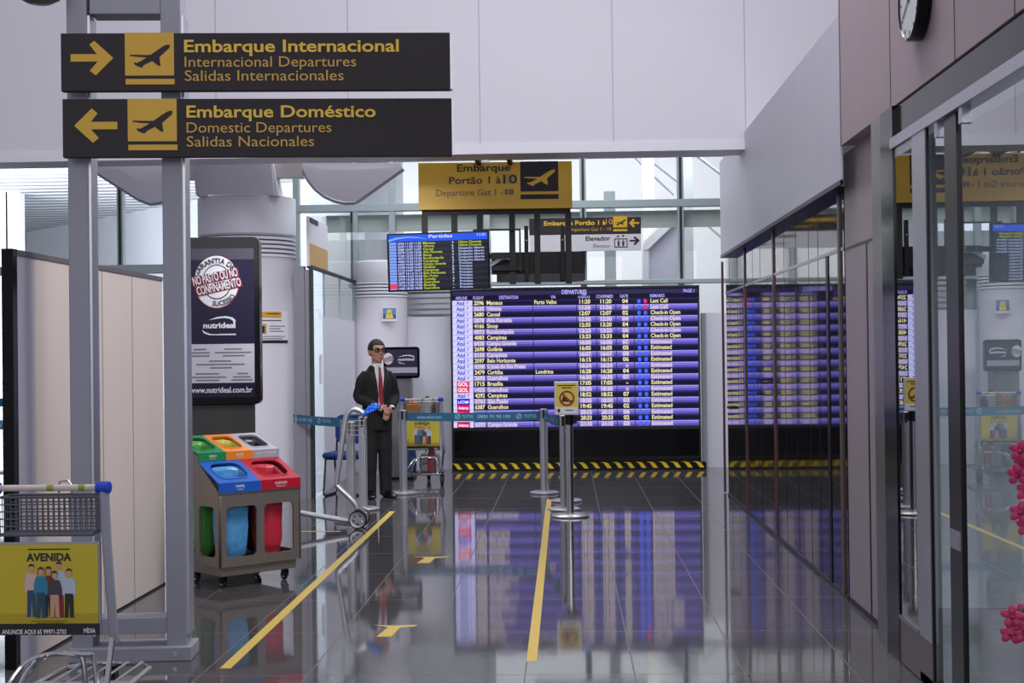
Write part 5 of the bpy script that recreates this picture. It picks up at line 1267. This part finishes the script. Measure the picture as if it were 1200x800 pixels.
for s_ in (-1, 1):
    mb.tube([(s_*SH, .01, 1.38), (s_*.178, .012, 1.28), (s_*EL, .015, 1.13), WR[s_].lerp(Vector((s_*EL, .015, 1.13)), .5), WR[s_]], [.055, .05, .042, .036, .026], 12)
    mb.tube([(s_*.075, .01, .90), (s_*.086, .005, .50), (s_*.095, .02, .09)], [.08, .058, .04], 14)
    mb.tube([(s_*.095, .03, .06), (s_*.10, -.07, .040), (s_*.105, -.13, .034)], [.036, .030, .022], 12)
# hands: right hand laid over the left
pr_ = Vector((-.02, -.243, 1.005)); plm = Vector((.055, -.222, .975))
mb.tube([WR[-1], Vector((-.055, -.23, 1.02)), pr_], [.026, .030, .036], 12); mb.tube([WR[1], Vector((.085, -.21, .995)), plm], [.026, .03, .034], 12)
for k in range(4):
    z0 = 1.026-.0195*k; L_ = (.052, .060, .056, .044)[k]
    mb.tube([(-.012, -.262, z0), (.018, -.270, z0-.010), (.018+L_*.55, -.262, z0-.022), (.018+L_*.9, -.243, z0-.034)], [.0105, .0105, .0095, .0080], 8)
    x0 = .068-.020*k
    mb.tube([(x0, -.226, .965), (x0-.008, -.233, .935), (x0-.014, -.232, .935-(.030, .040, .038, .028)[k]), (x0-.015, -.222, .922-(.034, .048, .046, .032)[k])], [.0105, .0105, .0092, .0080], 8)
mb.tube([(-.035, -.25, 1.032), (-.004, -.268, 1.045), (.026, -.272, 1.04)], [.013, .012, .0095], 8)
mb.tube([(.075, -.238, .995), (.062, -.258, 1.012), (.042, -.268, 1.018)], [.013, .012, .0095], 8)
person = mb.build('person', M_skin, None, smooth=True)
def fuse(o, vox, it=3, fac=.5):
    rm = o.modifiers.new('remesh', 'REMESH'); rm.mode = 'VOXEL'; rm.voxel_size = vox; rm.use_smooth_shade = True
    s2 = o.modifiers.new('smooth', 'SMOOTH'); s2.iterations = it; s2.factor = fac
    m_ = o.data.materials[0]; bake(o)
    if not o.data.materials: o.data.materials.append(m_)
    return o
fuse(person, .0065, 2)
person.location = (mc.x, g.y+.03, 0); person.rotation_euler = (0, 0, MR)
tag(person, 'man in dark suit and red tie standing with clasped hands beside the posts', 'person')
M_suit = mat('black wool suit', (15, 16, 19), .85, var=.2, scale=30)
M_suit2 = mat('black satin lapel', (20, 20, 24), .6)
mb = MB()
TOR = ((.77, .168, .118), (.90, .172, .126), (1.02, .168, .128), (1.10, .164, .124), (1.22, .170, .126), (1.33, .174, .120), (1.40, .150, .106), (1.445, .112, .094), (1.49, .080, .078))
mb.loft([ell((0, .012, z), rx, ry, 32, 2.3) for z, rx, ry in TOR])
for s_ in (-1, 1):
    e = Vector((s_*(EL+.012), .018, 1.13)); w_ = WR[s_]
    mb.tube(bezier([(s_*.115, .012, 1.395), (s_*.168, .014, 1.335), (s_*.196, .016, 1.24), e, e.lerp(w_, .5), e.lerp(w_, .93)], 4), [.060]*4+[.064]*4+[.060]*4+[.056]*4+[.050]*4+[.044], 14)
jk = mb.build('jacket', M_suit, person, smooth=True); fuse(jk, .010, 3)
mb = MB()
mb.loft([ell((0, .012, z), rx, ry, 28, 2.2) for z, rx, ry in ((.76, .165, .115), (.86, .172, .12), (.95, .165, .115))])
for s_ in (-1, 1):
    mb.tube(bezier([(s_*.075, .012, .90), (s_*.080, .008, .70), (s_*.086, .002, .50), (s_*.092, .012, .26), (s_*.096, .008, .028)], 4), [.094]*4+[.088]*4+[.079]*4+[.073]*4+[.072], 16)
tr = mb.build('trousers', M_suit, person, smooth=True); fuse(tr, .010, 3)
for s_ in (-1, 1):
    mb = MB(); rg = []
    for y_, w_, h_ in ((.085, .034, .07), (.06, .048, .10), (.0, .050, .11), (-.07, .051, .085), (-.13, .050, .064), (-.185, .040, .048), (-.205, .016, .026)):
        rg.append([Vector((s_*(.098+(.06-y_)*.10)+w_*math.cos(a), y_, max(.0, h_*.5+h_*.5*math.sin(a)))) for a in [2*PI*i/18 for i in range(18)]])
    mb.loft(rg); mb.build('shoe', mat('polished black shoe', (14, 14, 15), .18), person, smooth=True)
def fy(x, z):
    for (za, xa, ya), (zb, xb, yb) in zip(TOR, TOR[1:]):
        if za <= z <= zb:
            t = (z-za)/(zb-za); rx, ry = xa+(xb-xa)*t, ya+(yb-ya)*t; u = min(.999, abs(x)/rx); return .012-ry*(1-u**2.3)**(1/2.3)
    return -.062
def patch(name, m, prof, off, th=.006, n=6):
    mb = MB(); rows = []; pr2 = []
    for (za, a0, b0), (zb, a1, b1) in zip(prof, prof[1:]):
        for k in range(6): t_ = k/6; pr2.append((za+(zb-za)*t_, a0+(a1-a0)*t_, b0+(b1-b0)*t_))
    for z, xa, xb in pr2+[prof[-1]]: rows.append([Vector((xa+(xb-xa)*i/n, fy(xa+(xb-xa)*i/n, z)-off, z)) for i in range(n+1)])
    for j in range(len(rows)-1):
        for i in range(n): mb.quad(rows[j][i], rows[j][i+1], rows[j+1][i+1], rows[j+1][i])
    o = mb.build(name, m, person, smooth=True); o.modifiers.new('thick', 'SOLIDIFY').thickness = th; return o
M_shirt = mat('white shirt cotton', (222, 220, 226), .7)
M_tie = mat('dark red tie', (150, 26, 44), .5, var=.15, scale=60)
patch('shirt_front', M_shirt, [(1.485, -.034, .034), (1.44, -.056, .056), (1.38, -.050, .050), (1.30, -.038, .038), (1.22, -.030, .030), (1.14, -.026, .030), (1.06, -.026, .032), (1.00, -.022, .030)], .010)
tie = patch('tie', M_tie, [(1.462, -.016, .016), (1.435, -.011, .011), (1.36, -.020, .020), (1.24, -.028, .026), (1.16, -.026, .028), (1.08, -.018, .032), (1.035, .004, .012)], .020)
mb = MB(); mb.ball((0, -.078, 1.458), .018, .012, .018); mb.build('tie_knot', M_tie, tie, smooth=True)
for s_ in (-1, 1):
    prof = [(1.475, s_*.052, s_*.075), (1.43, s_*.062, s_*.105), (1.36, s_*.060, s_*.112), (1.31, s_*.050, s_*.085), (1.22, s_*.032, s_*.060), (1.14, s_*.024, s_*.042)]
    patch('lapel', M_suit2, prof, .013)
    mb = MB(); 
    mb.add([(s_*.012, -.082, 1.470), (s_*.058, -.052, 1.498), (s_*.066, -.060, 1.468), (s_*.036, -.094, 1.440), (s_*.012, -.074, 1.476), (s_*.052, -.040, 1.512)], [[0, 1, 2, 3], [0, 1, 5, 4]])
    o = mb.build('collar', M_shirt, person); o.modifiers.new('thick', 'SOLIDIFY').thickness = .004
mb = MB(); mb.lathe([(.070, 1.455), (.071, 1.485), (.067, 1.512)], (0, .012, 0), 28, cap=False); o = mb.build('collar_band', M_shirt, person, smooth=True); o.modifiers.new('thick', 'SOLIDIFY').thickness = .004
for s_ in (-1, 1):
    d_ = (WR[s_]-Vector((s_*(EL+.012), .018, 1.13))).normalized(); mb = MB(); mb.tube([WR[s_]-d_*.022, WR[s_]+d_*.006], .034, 14); mb.build('cuff', M_shirt, person, smooth=True)
mb = MB(); d_ = (WR[1]-Vector((EL, .015, 1.13))).normalized(); mb.tube([WR[1]+d_*.006, WR[1]+d_*.020], .0335, 14); wt_ = mb.build('wristwatch', M_steel, person, smooth=True)
mb = MB(); mb.ball(WR[1]+d_*.013+Vector((.004, -.034, .008)), .016, .006, .016); mb.build('watch_face', M_gloss_black, wt_, smooth=True)
# hair
M_hair = mat('short black hair', (20, 18, 18), .6, bump=.6, bscale=250)
t = MB(); t.ball((0, .014, 1.69), .0835, .1005, .104, None, 36, 26)
keep = []
for f in t.f:
    c_ = sum((t.v[i] for i in f), Vector())/len(f)
    hl = 1.740 if c_.y < -.02 else (1.740-(c_.y+.02)*1.9 if c_.y < .04 else 1.615)
    if abs(c_.x) > .062 and c_.y < .0: hl = min(hl, 1.675+.2*max(0, -.03-c_.y))
    if c_.z > hl: keep.append(f)
us = sorted({i for f in keep for i in f}); ix = {i: k for k, i in enumerate(us)}
mb = MB(); mb.add([HM @ (t.v[i]+t.v[i].normalized()*0+Vector((0, 0, noise.noise(t.v[i]*60)*.004))) for i in us], [[ix[i] for i in f] for f in keep])
hr = mb.build('hair', M_hair, person, smooth=True); sd = hr.modifiers.new('thick', 'SOLIDIFY'); sd.thickness = .014
def onface(name, m, build, parent=None, smooth=True):
    t = MB(); build(t); k = MB(); k.add([HM @ v for v in t.v], t.f); return k.build(name, m, parent or person, smooth=smooth)
for s_ in (-1, 1):
    onface('eyebrow', M_hair, lambda q: q.tube([(s_*.014, -.096, 1.700), (s_*.032, -.096, 1.706), (s_*.050, -.084, 1.699)], [.004, .0045, .003], 6))
    onface('eye', mat('eye white', (220, 214, 210), .2), lambda q: q.ball((s_*.032, -.080, 1.676), .013, .010, .008))
    onface('iris', mat('dark brown iris', (34, 22, 18), .2), lambda q: q.ball((s_*.032, -.0885, 1.676), .0055, .003, .0055, None, 10, 6))
onface('lips', mat('brown rose lips', (150, 88, 80), .5), lambda q: q.tube([(-.024, -.086, 1.609), (-.008, -.0975, 1.6075), (.008, -.0975, 1.6075), (.024, -.086, 1.609)], [.002, .005, .005, .002], 8))
def rims(q):
    for s_ in (-1, 1):
        q.tube([(x, -.103+abs(abs(x)-.0)*.12, z) for x, z in rrect(min(s_*.008, s_*.060), max(s_*.008, s_*.060), 1.661, 1.694, .010, 3)], .0030, 6, closed=True)
        q.tube([(s_*.059, -.095, 1.688), (s_*.078, -.06, 1.686), (s_*.084, .01, 1.682)], .0026, 6)
    q.tube([(-.009, -.101, 1.684), (.009, -.101, 1.684)], .0026, 6)
gl_ = onface('glasses', M_gloss_black, rims)
def lens(q):
    for s_ in (-1, 1): q.prism(rrect(min(s_*.010, s_*.058), max(s_*.010, s_*.058), 1.663, 1.692, .009, 3), -.0995, -.0985)
onface('lens', glass('spectacle lens', (.75, .75, .75), 1.3), lens, gl_, False)
